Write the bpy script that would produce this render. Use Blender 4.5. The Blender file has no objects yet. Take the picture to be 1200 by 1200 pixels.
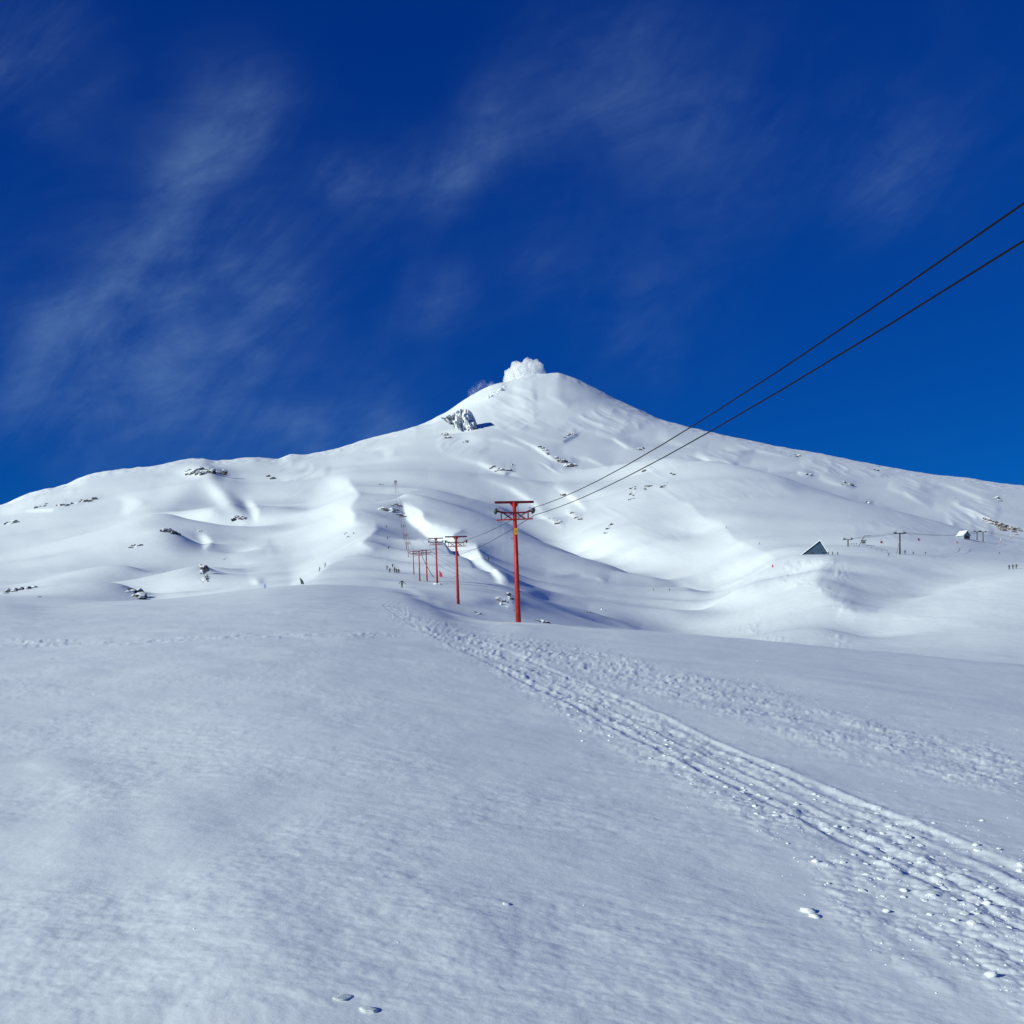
import bpy, bmesh, math, random
import numpy as np
from mathutils import Vector, Matrix

scene = bpy.context.scene
COL = scene.collection
R = math.radians

# ------------------------------------------------------------------ camera
F = 1150.0            # focal length in photograph pixels (1200 px wide)
HOR = 750.0           # row of the eye-level line
EYE = 1.6
cam_data = bpy.data.cameras.new("camera")
cam_data.sensor_fit = 'HORIZONTAL'
cam_data.sensor_width = 36.0
cam_data.lens = 36.0 * F / 1200.0
cam_data.shift_y = (HOR - 600.0) / 1200.0
cam_data.clip_start = 0.1
cam_data.clip_end = 60000.0
cam = bpy.data.objects.new("camera", cam_data)
cam.location = (0, 0, EYE)
cam.rotation_euler = (R(90), 0, 0)
COL.objects.link(cam)
scene.camera = cam

# ------------------------------------------------------------------ light
SUN_EL, SUN_AZ = 20.5, -120.0        # azimuth from the view direction, negative = left
sd = Vector((math.cos(R(SUN_EL)) * math.sin(R(SUN_AZ)), math.cos(R(SUN_EL)) * math.cos(R(SUN_AZ)), math.sin(R(SUN_EL))))
sun_data = bpy.data.lights.new("sun", 'SUN')
sun_data.energy = 4.6
sun_data.angle = R(0.53)
sun_data.color = (0.945, 1.0, 0.87)
sun = bpy.data.objects.new("sun", sun_data)
sun.rotation_euler = sd.to_track_quat('Z', 'Y').to_euler()
sun.location = (-40, -20, 60)
COL.objects.link(sun)

world = bpy.data.worlds.new("World")
scene.world = world
world.use_nodes = True
wn = world.node_tree
wn.nodes.clear()


def N(nt, typ, **kw):
    n = nt.nodes.new(typ)
    for k, v in kw.items():
        if k.startswith('i_'):
            n.inputs[int(k[2:])].default_value = v
        else:
            setattr(n, k, v)
    return n


def L(nt, a, b):
    nt.links.new(a, b)


def math_node(nt, op, a, b=None, clamp=False):
    n = nt.nodes.new('ShaderNodeMath')
    n.operation = op
    n.use_clamp = clamp
    for i, v in enumerate((a, b)):
        if v is None:
            continue
        if isinstance(v, (int, float)):
            n.inputs[i].default_value = v
        else:
            nt.links.new(v, n.inputs[i])
    return n.outputs[0]


def ramp(nt, src, p0, p1, c0=(0, 0, 0, 1), c1=(1, 1, 1, 1), interp='EASE'):
    n = nt.nodes.new('ShaderNodeValToRGB')
    n.color_ramp.interpolation = interp
    n.color_ramp.elements[0].position = p0
    n.color_ramp.elements[1].position = p1
    n.color_ramp.elements[0].color = c0
    n.color_ramp.elements[1].color = c1
    nt.links.new(src, n.inputs[0])
    return n.outputs[0]


def mix_rgb(nt, fac, a, b, blend='MIX'):
    n = nt.nodes.new('ShaderNodeMix')
    n.data_type = 'RGBA'
    n.blend_type = blend
    for s, v in ((n.inputs[0], fac), (n.inputs[6], a), (n.inputs[7], b)):
        if isinstance(v, (int, float)):
            s.default_value = v
        elif isinstance(v, tuple):
            s.default_value = v
        else:
            nt.links.new(v, s)
    return n.outputs[2]


sky = N(wn, 'ShaderNodeTexSky', sky_type='NISHITA', sun_disc=False)
sky.sun_elevation = R(SUN_EL)
sky.sun_rotation = R(SUN_AZ)
sky.altitude = 2600.0
sky.air_density = 1.0
sky.dust_density = 0.0
sky.ozone_density = 6.0
# thin dry air at this height: a deep, saturated blue right down to the ridge
spl = N(wn, 'ShaderNodeSeparateColor')
L(wn, sky.outputs[0], spl.inputs[0])
cmb = N(wn, 'ShaderNodeCombineColor')
L(wn, math_node(wn, 'MULTIPLY', spl.outputs[0], 0.01), cmb.inputs[0])
L(wn, math_node(wn, 'MULTIPLY', math_node(wn, 'POWER', spl.outputs[1], 0.9), 0.32), cmb.inputs[1])
L(wn, math_node(wn, 'MULTIPLY', math_node(wn, 'POWER', spl.outputs[2], 0.60), 1.33), cmb.inputs[2])
# thin high cirrus: banks of wisps at their bearings, and a faint field of them over the whole dome
tc = N(wn, 'ShaderNodeTexCoord')
vdir = N(wn, 'ShaderNodeVectorMath', operation='NORMALIZE')
L(wn, tc.outputs['Generated'], vdir.inputs[0])


def cirrus(scale, rot, stretch, loc, detail, rough, dist):
    mp = N(wn, 'ShaderNodeMapping', vector_type='TEXTURE')
    mp.inputs['Location'].default_value = loc
    mp.inputs['Rotation'].default_value = rot
    mp.inputs['Scale'].default_value = stretch
    L(wn, vdir.outputs[0], mp.inputs[0])
    nz = N(wn, 'ShaderNodeTexNoise')
    nz.inputs['Scale'].default_value = scale
    nz.inputs['Detail'].default_value = detail
    nz.inputs['Roughness'].default_value = rough
    nz.inputs['Distortion'].default_value = dist
    L(wn, mp.outputs[0], nz.inputs['Vector'])
    return nz.outputs[0]


BANKS = [(285,140,50,1),(262,215,55,1),(230,290,70,.85),(300,320,60,.8),(110,390,85,.85),(210,400,100,.65),
         (60,460,80,.6),(260,470,120,.65),(60,45,50,.9),(15,95,36,.8),(410,210,50,.9),(520,207,36,1.0),(580,150,42,.8),
         (515,348,40,.45),(640,300,60,.3),(700,90,70,.5),(840,140,90,.5),(760,372,70,.5),(1055,200,60,.55),(440,496,32,1.0),(362,508,28,.9)]
tot = None
for (bx0, by0, br, bw) in BANKS:
    dv = Vector(((bx0 - 600) / F, 1.0, (HOR - by0) / F)).normalized()
    dp = N(wn, 'ShaderNodeVectorMath', operation='DOT_PRODUCT')
    L(wn, vdir.outputs[0], dp.inputs[0])
    dp.inputs[1].default_value = dv
    sg = br / F
    e = math_node(wn, 'MULTIPLY', math_node(wn, 'SUBTRACT', 1.0, dp.outputs['Value']), -2.0 / (sg * sg))
    e = math_node(wn, 'MULTIPLY', math_node(wn, 'EXPONENT', e), bw)
    tot = e if tot is None else math_node(wn, 'ADD', tot, e)
tot = math_node(wn, 'MINIMUM', tot, 1.1)
field = ramp(wn, cirrus(2.2, (0.3, 0.2, 0.5), (1, 1, 0.6), (3.1, 7.4, 0), 3.0, 0.5, 0.3), 0.48, 0.80)
tot = math_node(wn, 'ADD', math_node(wn, 'MULTIPLY', field, 0.32), tot)
wisp = ramp(wn, cirrus(9.0, (0.0, -0.80, 0.0), (2.1, 1.0, 0.8), (1.7, 0.3, 0), 10.0, 0.60, 0.5), 0.34, 0.76)
fine = ramp(wn, cirrus(22.0, (0.0, -0.25, 0.0), (2.4, 1.0, 0.8), (0.2, 4.1, 0), 8.0, 0.62, 0.4), 0.30, 0.75)
cl = math_node(wn, 'MULTIPLY', tot, math_node(wn, 'ADD', math_node(wn, 'MULTIPLY', wisp, 0.85), 0.12))
cl = math_node(wn, 'MULTIPLY', cl, math_node(wn, 'ADD', math_node(wn, 'MULTIPLY', fine, 0.7), 0.45))
cl = math_node(wn, 'MULTIPLY', cl, 0.30, clamp=True)
skyc = mix_rgb(wn, cl, cmb.outputs[0], (2.2, 3.9, 6.4, 1))
bg = N(wn, 'ShaderNodeBackground')
bg.inputs['Strength'].default_value = 0.1
L(wn, skyc, bg.inputs['Color'])
wo = N(wn, 'ShaderNodeOutputWorld')
L(wn, bg.outputs[0], wo.inputs[0])

scene.view_settings.view_transform = 'Standard'
scene.view_settings.look = 'None'
scene.view_settings.gamma = 1.0
scene.view_settings.use_curve_mapping = False
scene.view_settings.exposure = 0.0
scene.cycles.max_bounces = 20
scene.cycles.diffuse_bounces = 3
scene.cycles.volume_bounces = 20
scene.cycles.use_denoising = True

rng = np.random.default_rng(7)
random.seed(7)


# ------------------------------------------------------------------ noise helpers
def _hash(ix, iy, seed):
    h = (ix.astype(np.int64) * 374761393 + iy.astype(np.int64) * 668265263 + seed * 982451653) & 0xFFFFFFFF
    h = ((h ^ (h >> 13)) * 1274126177) & 0xFFFFFFFF
    h = ((h ^ (h >> 16)) * 2246822519) & 0xFFFFFFFF
    return ((h ^ (h >> 15)) & 0xFFFFFF) / float(0xFFFFFF)


def vnoise(x, y, seed=0):
    ix, iy = np.floor(x), np.floor(y)
    fx, fy = x - ix, y - iy
    fx = fx * fx * fx * (fx * (fx * 6 - 15) + 10)
    fy = fy * fy * fy * (fy * (fy * 6 - 15) + 10)
    ix, iy = ix.astype(np.int64), iy.astype(np.int64)
    a = _hash(ix, iy, seed)
    b = _hash(ix + 1, iy, seed)
    c = _hash(ix, iy + 1, seed)
    d = _hash(ix + 1, iy + 1, seed)
    return (a + (b - a) * fx) * (1 - fy) + (c + (d - c) * fx) * fy - 0.5


def fbm(x, y, seed=0, octv=4, gain=0.5, lac=2.03):
    s, amp = np.zeros_like(x), 1.0
    for o in range(octv):
        s += amp * vnoise(x + 17.3 * o, y - 9.1 * o, seed + o * 13)
        x, y = x * lac, y * lac
        amp *= gain
    return s


def worley(x, y, seed=0):
    """rounded lumps: 1 at a cell's point, 0 away from it, with a random height per lump"""
    ix, iy = np.floor(x).astype(np.int64), np.floor(y).astype(np.int64)
    best = np.zeros_like(x)
    for dx in (-1, 0, 1):
        for dy in (-1, 0, 1):
            cx, cy = ix + dx, iy + dy
            px = cx + 0.15 + 0.7 * _hash(cx, cy, seed)
            py = cy + 0.15 + 0.7 * _hash(cx, cy, seed + 1)
            rad = 0.28 + 0.5 * _hash(cx, cy, seed + 2)
            hgt = 0.25 + 0.75 * _hash(cx, cy, seed + 3) ** 2
            d2 = ((x - px) ** 2 + (y - py) ** 2) / (rad * rad)
            best = np.maximum(best, hgt * np.sqrt(np.clip(1 - d2, 0, 1)))
    return best


def gblur1(a, sig, axis):
    if sig <= 0:
        return a
    r = max(1, int(sig * 3))
    k = np.exp(-0.5 * (np.arange(-r, r + 1) / sig) ** 2)
    k /= k.sum()
    pad = [(0, 0)] * a.ndim
    pad[axis] = (r, r)
    b = np.pad(a, pad, mode='edge')
    out = np.zeros_like(a)
    n = a.shape[axis]
    for i, w in enumerate(k):
        sl = [slice(None)] * a.ndim
        sl[axis] = slice(i, i + n)
        out += w * b[tuple(sl)]
    return out


def gblur(a, sx, sy):
    return gblur1(gblur1(a, sx, 1), sy, 0)


def smooth(t):
    t = np.clip(t, 0, 1)
    return t * t * (3 - 2 * t)


# ------------------------------------------------------------------ terrain: crest and valley lines, (distance m, row) down each column
TAB = {
 -400: [(110,712),(160,722),(230,712),(280,708),(340,702),(380,704),(450,700),(600,690),(700,690),(850,680),(1000,672),(1100,672),(1400,660),(1700,650),(2200,640)],
 0:    [(120,706),(170,716),(230,707),(280,700),(340,690),(380,692),(450,685),(600,662),(700,660),(850,645),(1000,630),(1100,628),(1400,610),(1700,602),(2200,592)],
 100:  [(124,706),(172,715),(230,706),(280,697),(330,687),(380,688),(450,675),(600,650),(700,646),(850,630),(1000,615),(1100,610),(1400,590),(1800,572),(2400,557)],
 200:  [(130,702),(180,712),(240,702),(290,692),(350,680),(400,678),(470,665),(600,640),(700,634),(850,615),(1000,600),(1100,593),(1450,570),(1900,555),(2600,541)],
 300:  [(143,690),(185,697),(240,689),(300,679),(370,668),(420,664),(500,650),(600,634),(700,622),(850,605),(1000,592),(1150,582),(1600,562),(2100,548),(2900,536)],
 380:  [(160,685),(210,680),(260,672),(310,665),(370,657),(420,650),(500,636),(600,617),(700,602),(850,588),(1000,578),(1200,568),(1700,550),(2300,538),(3100,529)],
 440:  [(175,688),(215,681),(280,672),(350,660),(430,646),(480,638),(540,625),(620,606),(670,597.5),(760,596),(900,588),(1150,570),(1800,545),(2500,527),(3400,512)],
 470:  [(170,692),(200,685),(300,672),(360,664),(430,652),(480,643),(540,630),(620,611),(680,596),(760,590),(900,583),(1150,567),(1800,540),(2500,520),(3500,504)],
 500:  [(135,705),(160,702),(240,685),(340,664),(470,636),(510,636),(560,628),(650,600),(740,587),(800,587),(950,577),(1250,556),(1900,533),(2600,513),(3600,495)],
 540:  [(95,722),(110,722),(150,708),(240,680),(360,656),(400,664),(460,654),(600,615),(740,596),(800,598),(950,585),(1300,557),(2000,527),(2800,500),(3800,472)],
 600:  [(77,729),(88,731),(130,717),(180,702),(235,690),(270,697),(330,690),(500,655),(720,617),(790,621),(950,603),(1400,562),(2200,516),(3100,478),(4100,447)],
 650:  [(74,732),(95,741),(150,727),(200,714),(260,703),(300,700),(360,691),(480,672),(670,641),(740,646),(920,628),(1400,574),(2200,518),(3100,473),(4200,437)],
 700: [(72,736),(105,752),(165,735),(210,724),(270,714),(310,707),(360,698),(440,684),(590,658),(660,664),(860,648),(1400,577),(2100,528),(3000,486),(4000,456)],
 760: [(70,739),(110,761),(180,741),(220,731),(280,717),(320,709),(370,700),(420,691),(510,676),(590,683),(800,668),(1450,543),(1700,544),(2600,520),(3700,485)],
 816: [(66,744),(110,766),(180,746),(220,737),(270,722),(310,711),(345,702),(365,697),(390,692),(480,698),(700,680),(1200,541),(1400,546),(2300,528),(3500,503)],
 870:  [(63,749),(110,771),(185,751),(220,742),(260,726),(290,710),(320,692),(335,684),(350,681),(450,684),(620,664),(1050,547),(1250,553),(2100,536),(3400,515)],
 925:  [(60,755),(110,777),(185,757),(225,748),(260,738),(285,715),(310,675),(325,658),(335,651),(380,652),(520,640),(980,561),(1150,567),(1900,548),(3300,526)],
 948: [(59,757.5),(110,779),(185,759),(225,749),(258,738),(284,713),(308,680),(328,660),(342,651),(390,651.5),(520,641),(955,569),(1110,575),(1840,553),(3230,530)],
 964: [(58,759.5),(110,781),(185,760.5),(225,750.5),(255,739),(278,718),(302,696),(345,700),(385,652),(410,651.5),(520,641.5),(935,574.5),(1095,580),(1790,557),(3200,533)],
 980: [(57,761),(109,782),(183,761),(220,751),(252,737),(274,721),(293,706),(325,709),(385,652.5),(415,651.5),(520,642),(920,579),(1080,584),(1760,560),(3200,536)],
 1004: [(56,763),(108,784),(180,763),(215,752),(250,735),(270,724),(285,714),(310,716),(385,653),(430,651.5),(520,643),(900,587),(1050,592),(1700,565),(3200,540)],
 1060: [(53,768),(105,787),(170,770),(210,755),(245,737),(265,724),(287,707.5),(310,708.5),(390,654),(430,651.5),(520,643),(880,601),(1000,606),(1600,575),(3200,551)],
 1130: [(49.5,775),(102,796),(160,777),(205,752),(250,715),(275,695),(295,680),(330,685),(400,657),(450,653),(540,647),(820,620),(950,623),(1500,592),(3100,561)],
 1200: [(46,782),(100,803),(150,785),(200,755),(250,712),(280,685),(300,667),(340,674),(420,661),(480,655),(580,650),(780,638),(900,638),(1400,605),(3000,571)],
 1600: [(36,815),(80,835),(130,815),(180,780),(230,730),(260,700),(290,680),(340,687),(420,676),(480,672),(580,668),(780,660),(900,660),(1400,645),(2800,620)],
}
C0 = [(-400,712),(0,706),(60,709),(140,704.5),(200,702),(280,693),(330,687),(380,685),(440,688),(470,692),(500,705),(540,722),(575,728),(610,729),(640,731.5),(690,735.5),(740,738),(800,743),(900,752),(1000,762),(1100,772),(1200,782),(1600,815)]
SKY = [(-400,640),(-100,610),(0,592),(37,577),(75,568),(104,556),(133,551),(184,545),(213,539),(237,537),(253,540),(275,538),(300,536),(324,538),(343,532),(353,533),(388,527),(425,516),(460,507),(492,498),(506,492),(511,489),(527,480),(551,464),(567,455),(583,449),(600,446),(613,442),(637,438),(651,437),(664,440),(688,450),(720,467),(747,479),(773,491),(792,497),(827,505),(860,512.5),(917,524),(968,533),(1007,541),(1058,551),(1104,560),(1120,560.5),(1132,561),(1166,568),(1200,571),(1300,582),(1600,620)]
QL = [(740,548),(760,541),(790,538),(830,541),(870,547),(910,557),(945,568),(1000,586),(1060,600.5),(1121,618),(1200,638)]
RIM = [(945,None)]
PX = np.arange(-900.0, 2101.0, 1.0)        # column axis in photograph pixels
KX = sorted(TAB)
ST = len(TAB[0])
lnD = np.array([[math.log(d) for d, y in TAB[k]] for k in KX])
RW = np.array([[y for d, y in TAB[k]] for k in KX], dtype=float)


def pchip(xk, yk, x):
    xk = np.asarray(xk, float)
    yk = np.asarray(yk, float)
    h = np.diff(xk)
    d = np.diff(yk) / h
    m = np.zeros_like(yk)
    m[0], m[-1] = d[0], d[-1]
    for i in range(1, len(xk) - 1):
        if d[i - 1] * d[i] > 0:
            w1, w2 = 2 * h[i] + h[i - 1], h[i] + 2 * h[i - 1]
            m[i] = (w1 + w2) / (w1 / d[i - 1] + w2 / d[i])
    xc = np.clip(x, xk[0], xk[-1])
    i = np.clip(np.searchsorted(xk, xc) - 1, 0, len(h) - 1)
    t = (xc - xk[i]) / h[i]
    return ((1 + 2 * t) * (1 - t) ** 2 * yk[i] + t * (1 - t) ** 2 * h[i] * m[i]
            + t * t * (3 - 2 * t) * yk[i + 1] + t * t * (t - 1) * h[i] * m[i + 1])


SD = np.stack([pchip(KX, lnD[:, k], PX) for k in range(ST)])      # ln distance of each line per column
SY = np.stack([pchip(KX, RW[:, k], PX) for k in range(ST)])       # row of each line per column
SY[0] = pchip(*zip(*C0), PX)
skyrow = pchip(*zip(*SKY), PX)
SY[14] = skyrow
w = smooth((PX - 735) / 30)
ql = pchip(*zip(*QL), PX)
w2 = w * (1 - smooth((PX - 1180) / 60))
dq = (ql - SY[11]) * w2
SY[11] += dq
SY[12] += dq
SD = gblur1(SD, 3, 1)
for k in range(1, 14):
    SY[k] = gblur1(SY[k], 2.5, 0)
# back of the mountain
SD = np.vstack([SD, SD[14:15] + 0.25, SD[14:15] + 0.7])
bv = (HOR - SY[14])
SY = np.vstack([SY, (HOR - bv * 0.86)[None], (HOR - bv * 0.4)[None]])

# ------------------------------------------------------------------ relief drawn on the picture's rows and columns, in pixels of height
CX0, CX1, CY0, CY1 = -500, 1700, 420, 840
CW, CH = CX1 - CX0, CY1 - CY0
GX, GY = np.meshgrid(np.arange(CX0, CX1) + 0.0, np.arange(CY0, CY1) + 0.0)
LAYERS = 'ABCD'
HC = {l: np.zeros((CH, CW)) for l in LAYERS}
PC = {l: np.zeros((CH, CW)) for l in LAYERS}


def wall(left, right, val, lay='ABCD', soft=0.6, blur=1.2):
    """a scarp that faces left: right = its sharp upper rim (x,y list, top to bottom), left = its foot"""
    ys = np.arange(CY0, CY1)
    l_ = sorted(left, key=lambda p: p[1])
    r_ = sorted(right, key=lambda p: p[1])
    y0 = max(l_[0][1], r_[0][1])
    y1 = min(l_[-1][1], r_[-1][1])
    xl = np.interp(ys, [p[1] for p in l_], [p[0] for p in l_])
    xr = np.interp(ys, [p[1] for p in r_], [p[0] for p in r_])
    wd = np.maximum(xr - xl, 0.01)[:, None]
    t = (GX - xl[:, None]) / wd
    m = smooth(t / soft) * (t <= 1) * (t >= 0)
    fade = smooth((ys - y0 + 3) / 5.0) * smooth((y1 + 3 - ys) / 5.0)
    m = gblur(m * fade[:, None] * ((ys >= y0 - 3) & (ys <= y1 + 3))[:, None], blur, blur)
    for l in lay:
        PC[l] += val * m


def tone(x, y, rx, ry, ang, val, lay='ABCD'):
    """soft slope patch, positive = faces left"""
    c, s = math.cos(R(ang)), math.sin(R(ang))
    dx, dy = GX - x, GY - y
    a, b = (dx * c + dy * s) / rx, (-dx * s + dy * c) / ry
    m = np.exp(-(a * a + b * b))
    for l in lay:
        PC[l] += val * m


def bump(x, y, rx, ry, ang, h, lay='ABCD', sharp=1.0):
    c, s = math.cos(R(ang)), math.sin(R(ang))
    dx, dy = GX - x, GY - y
    a, b = (dx * c + dy * s) / rx, (-dx * s + dy * c) / ry
    m = np.exp(-(a * a + b * b) ** sharp)
    for l in lay:
        HC[l] += h * m


def knoll(x, y, rl, rr, ry, h, lay='ABCD', ang=0.0):
    """rounded hill, long on its left and short on its right side"""
    c, s = math.cos(R(ang)), math.sin(R(ang))
    dx, dy = GX - x, GY - y
    a, b = dx * c + dy * s, -dx * s + dy * c
    k = 0.5 + 0.5 * np.tanh(a / (0.25 * rr))
    a = a / (rl + (rr - rl) * k)
    m = np.exp(-(a * a + (b / ry) ** 2))
    for l in lay:
        HC[l] += h * m


def ridge(pts, wl, wr, h, lay='ABCD'):
    """rounded drift along a line; wl / wr = widths on its left and right (seen across the line)"""
    best = np.full(GX.shape, 1e9)
    side = np.zeros(GX.shape)
    tt = np.zeros(GX.shape)
    n = len(pts) - 1
    for i in range(n):
        (x0, y0), (x1, y1) = pts[i], pts[i + 1]
        ex, ey = x1 - x0, y1 - y0
        ll = ex * ex + ey * ey
        t = np.clip(((GX - x0) * ex + (GY - y0) * ey) / ll, 0, 1)
        dx, dy = GX - x0 - t * ex, GY - y0 - t * ey
        d = np.hypot(dx, dy)
        m = d < best
        best = np.where(m, d, best)
        side = np.where(m, np.tanh((ex * dy - ey * dx) / math.sqrt(ll) / 1.5), side)
        tt = np.where(m, (i + t) / n, tt)
    # side > 0: below / left of the line
    ww = wr + (wl - wr) * (side * 0.5 + 0.5)
    taper = np.sin(np.pi * np.clip(tt, 0, 1)) ** 0.9
    v = gblur(h * taper * np.exp(-(best / ww) ** 2), 0.22 * min(wl, wr), 0.22 * min(wl, wr))
    for l in lay:
        HC[l] += v

# scarps that face the sun (left), seen as the bright walls
wall([(372,562),(352,580),(330,600),(318,625),(322,650),(340,690)],
     [(408,562),(415,573),(421,579),(409,596),(417,604),(413,612),(439,615),(442,620),(423,637),(439,645),(407,652),(391,659),(367,677),(345,686)], 0.60, soft=0.75)
wall([(472,590),(474,606),(486,618),(500,630),(528,646),(560,664),(592,686)],
     [(482,590),(490,594),(496,600),(495,610),(504,614),(541,617.6),(530,627),(532,634),(558,635),(560,644),(566,658),(580,668),(596,680)], 0.85, 'B', soft=0.12, blur=0.9)
wall([(742,586),(750,597),(770,611),(785,632),(815,650),(835,664),(830,690)],
     [(792,587),(806,587),(815,597),(824,607),(843,611),(851,619),(860,632),(877,639),(902,650),(909,654),(903,666),(871,682),(840,690)], 0.22, 'C', soft=0.95, blur=0.8)
tone(880, 600, 50, 30, 20, -0.10, 'C')
wall([(915,652),(900,666),(860,686),(812,712),(770,738),(750,746)],
     [(974,653),(968,661),(958,674),(956,684),(962,693),(979,705),(1000,712),(1060,719),(1180,735),(1330,746)], 0.28, 'AB', soft=0.35)
tone(1115, 706, 75, 12, -18, 0.45, 'AB')
tone(1045, 726, 45, 8, -4, 0.30, 'AB')
ridge([(985, 712), (1004, 719), (1030, 719), (1058, 713), (1101, 700), (1143, 683), (1200, 672), (1260, 664), (1330, 658)], 13, 3, 6.0, 'AB')
tone(850, 736, 130, 18, 4, 0.16, 'A')
tone(1110, 745, 110, 20, 4, 0.12, 'A')
tone(720, 730, 40, 12, 20, 0.2, 'A')
# knolls and hollows of the left side
tone(60, 572, 70, 12, -16, 0.10)
ridge([(0, 603), (30, 597), (62, 596), (90, 590), (122, 582)], 2.5, 8, 2.6)
tone(100, 604, 42, 8, -8, -0.16)
wall([(136, 586), (140, 594), (136, 602)], [(160, 586), (169, 588), (150, 601)], 0.5)
ridge([(-60, 690), (40, 655), (130, 622), (196, 590), (236, 560), (262, 556)], 20, 15, 6)
knoll(262, 566, 50, 24, 14, 4.5, ang=30)
knoll(240, 550, 26, 24, 8, 5.5)
ridge([(240, 560), (262, 580), (280, 598), (294, 612)], 10, 8, 4)
wall([(282, 588), (287, 598), (295, 607)], [(296, 588), (304, 598), (301, 607)], 0.6)
tone(216, 640, 22, 10, 8, -0.20)
wall([(226, 627), (234, 634), (236, 643)], [(241, 627), (249, 634), (241, 643)], 0.7)
knoll(302, 681, 6, 6, 3.5, 2.0)
ridge([(290, 674), (318, 666), (345, 660), (366, 650)], 7, 8, 2.2)
ridge([(320, 640), (345, 628), (372, 616), (392, 606)], 7, 8, 2.2)
ridge([(270, 655), (296, 646), (312, 640), (326, 646)], 7, 7, 1.8)
ridge([(280, 610), (320, 602), (360, 596)], 8, 9, 1.8)
wall([(438, 528), (446, 532), (450, 537)], [(462, 528), (461, 532), (451, 538)], 0.3, 'D')
tone(420, 545, 60, 14, -14, 0.05, 'D')
# drifts and gullies of the cone
for pts, wl, wr, h_ in [
        ([(592,505),(629,523),(648,536),(677,547)], 2.5, 14, 3.2), ([(560,512),(590,515),(622,526)], 2.5, 8, 1.8),
        ([(618,506),(640,513),(660,516),(673,509),(668,501)], 3, 9, 2.2), ([(698,507),(720,513),(736,523),(752,527)], 2.5, 8, 2.2),
        ([(560,542),(580,550),(592,554),(604,549)], 2.5, 8, 2.4), ([(520,530),(560,540),(600,552),(640,570)], 4, 14, 2.6),
        ([(650,568),(672,582),(690,598)], 3, 9, 2.4), ([(560,556),(600,570),(628,588),(642,602)], 4, 13, 2.8),
        ([(625,600),(645,608),(662,617)], 2.5, 8, 2.2), ([(662,598),(682,608)], 2, 6, 1.5),
        ([(552,472),(570,465),(582,458),(594,452)], 2.5, 5, 2.0), ([(500,566),(540,574),(580,590),(600,604)], 5, 14, 2.0),
        ([(660,530),(690,536),(716,548)], 3, 10, 2.0), ([(770,512),(800,520),(830,524)], 3, 8, 1.5), ([(700,480),(716,488),(740,494)], 3, 9, 1.2),
        ([(640,462),(655,468),(668,478)], 3, 7, 1.2), ([(590,480),(620,486),(650,492)], 4, 10, 1.0),
        ([(850,528),(885,526),(915,532),(938,535)], 2.5, 6, 2.4), ([(815,534),(850,538),(880,541)], 3, 6, 1.6),
        ([(900,552),(935,552),(953,558)], 2.5, 6, 2.2), ([(960,560),(985,567),(1002,571)], 2.5, 6, 2.2),
        ([(975,583),(1005,590),(1024,591)], 2.5, 6, 2.0), ([(1040,570),(1060,576),(1092,594)], 3, 8, 2.0),
        ([(1075,556),(1110,566),(1150,582),(1172,588)], 3.5, 9, 2.6), ([(1000,543),(1030,552),(1050,556)], 2.5, 6, 1.6),
        ([(1120,562),(1150,572),(1190,580)], 3, 6, 2.0), ([(1095,596),(1135,600),(1170,610),(1200,616)], 4, 6, 2.6),
        ([(1110,588),(1150,598),(1200,604)], 3, 7, 1.8), ([(880,545),(920,548),(960,555),(1010,566)], 4, 8, 1.6)]:
    ridge(pts, wl, wr, h_ * 0.9, 'CD' if pts[0][0] < 760 else 'D')
tone(552, 512, 12, 9, 20, 0.30, 'CD')
ridge([(1090, 641), (1130, 643), (1185, 647)], 1.5, 4, 1.2, 'C')
ridge([(1010, 634), (1060, 640), (1100, 643)], 2, 5, 0.9, 'C')
tone(930, 570, 16, 8, 35, -0.12, 'C')
tone(610, 470, 30, 20, 0, 0.05, 'D')
# shoulder on the right of the lift
ridge([(640, 672), (680, 670), (700, 674), (712, 681)], 3, 8, 2.0, 'B')
tone(665, 705, 30, 14, 30, 0.10, 'AB')
bump(560, 702, 22, 5, 5, 2.5, 'A')
bump(600, 706, 14, 8, 30, 2.5, 'A')
ridge([(690, 712), (720, 724), (750, 738)], 4, 10, 1.5, 'A')

lump = fbm(GX / 70.0, GY / 26.0, 51, 3, 0.45)
for l in LAYERS:
    HC[l] += lump * {'A': 0.8, 'B': 1.0, 'C': 1.2, 'D': 1.6}[l]

# slide marks and debris on the bank under the huts
bank = smooth((GX - 830) / 50.0) * smooth((1010 - GX) / 30.0) * smooth((GY - 650) / 10.0)
al_, ac_ = GX * 0.62 - GY * 0.78, GX * 0.78 + GY * 0.62
for l in 'AB':
    HC[l] += bank * (0.9 * fbm(al_ / 34.0 + 0.4 * vnoise(GX / 20., GY / 20., 409), ac_ / 9.0, 401, 4, 0.5)) * smooth((vnoise(GX / 50.0, GY / 20.0, 410) + 0.3) / 0.5)
    deb = bank * smooth((vnoise(GX / 22.0, GY / 9.0, 403) - 0.05) / 0.15)
    HC[l] += 0.9 * deb * worley(GX / 5.0, GY / 3.0, 404)
    HC[l] += 0.5 * smooth((GX - 1000) / 60.0) * fbm(GX / 40.0, GY / 5.0, 405, 3)
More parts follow.
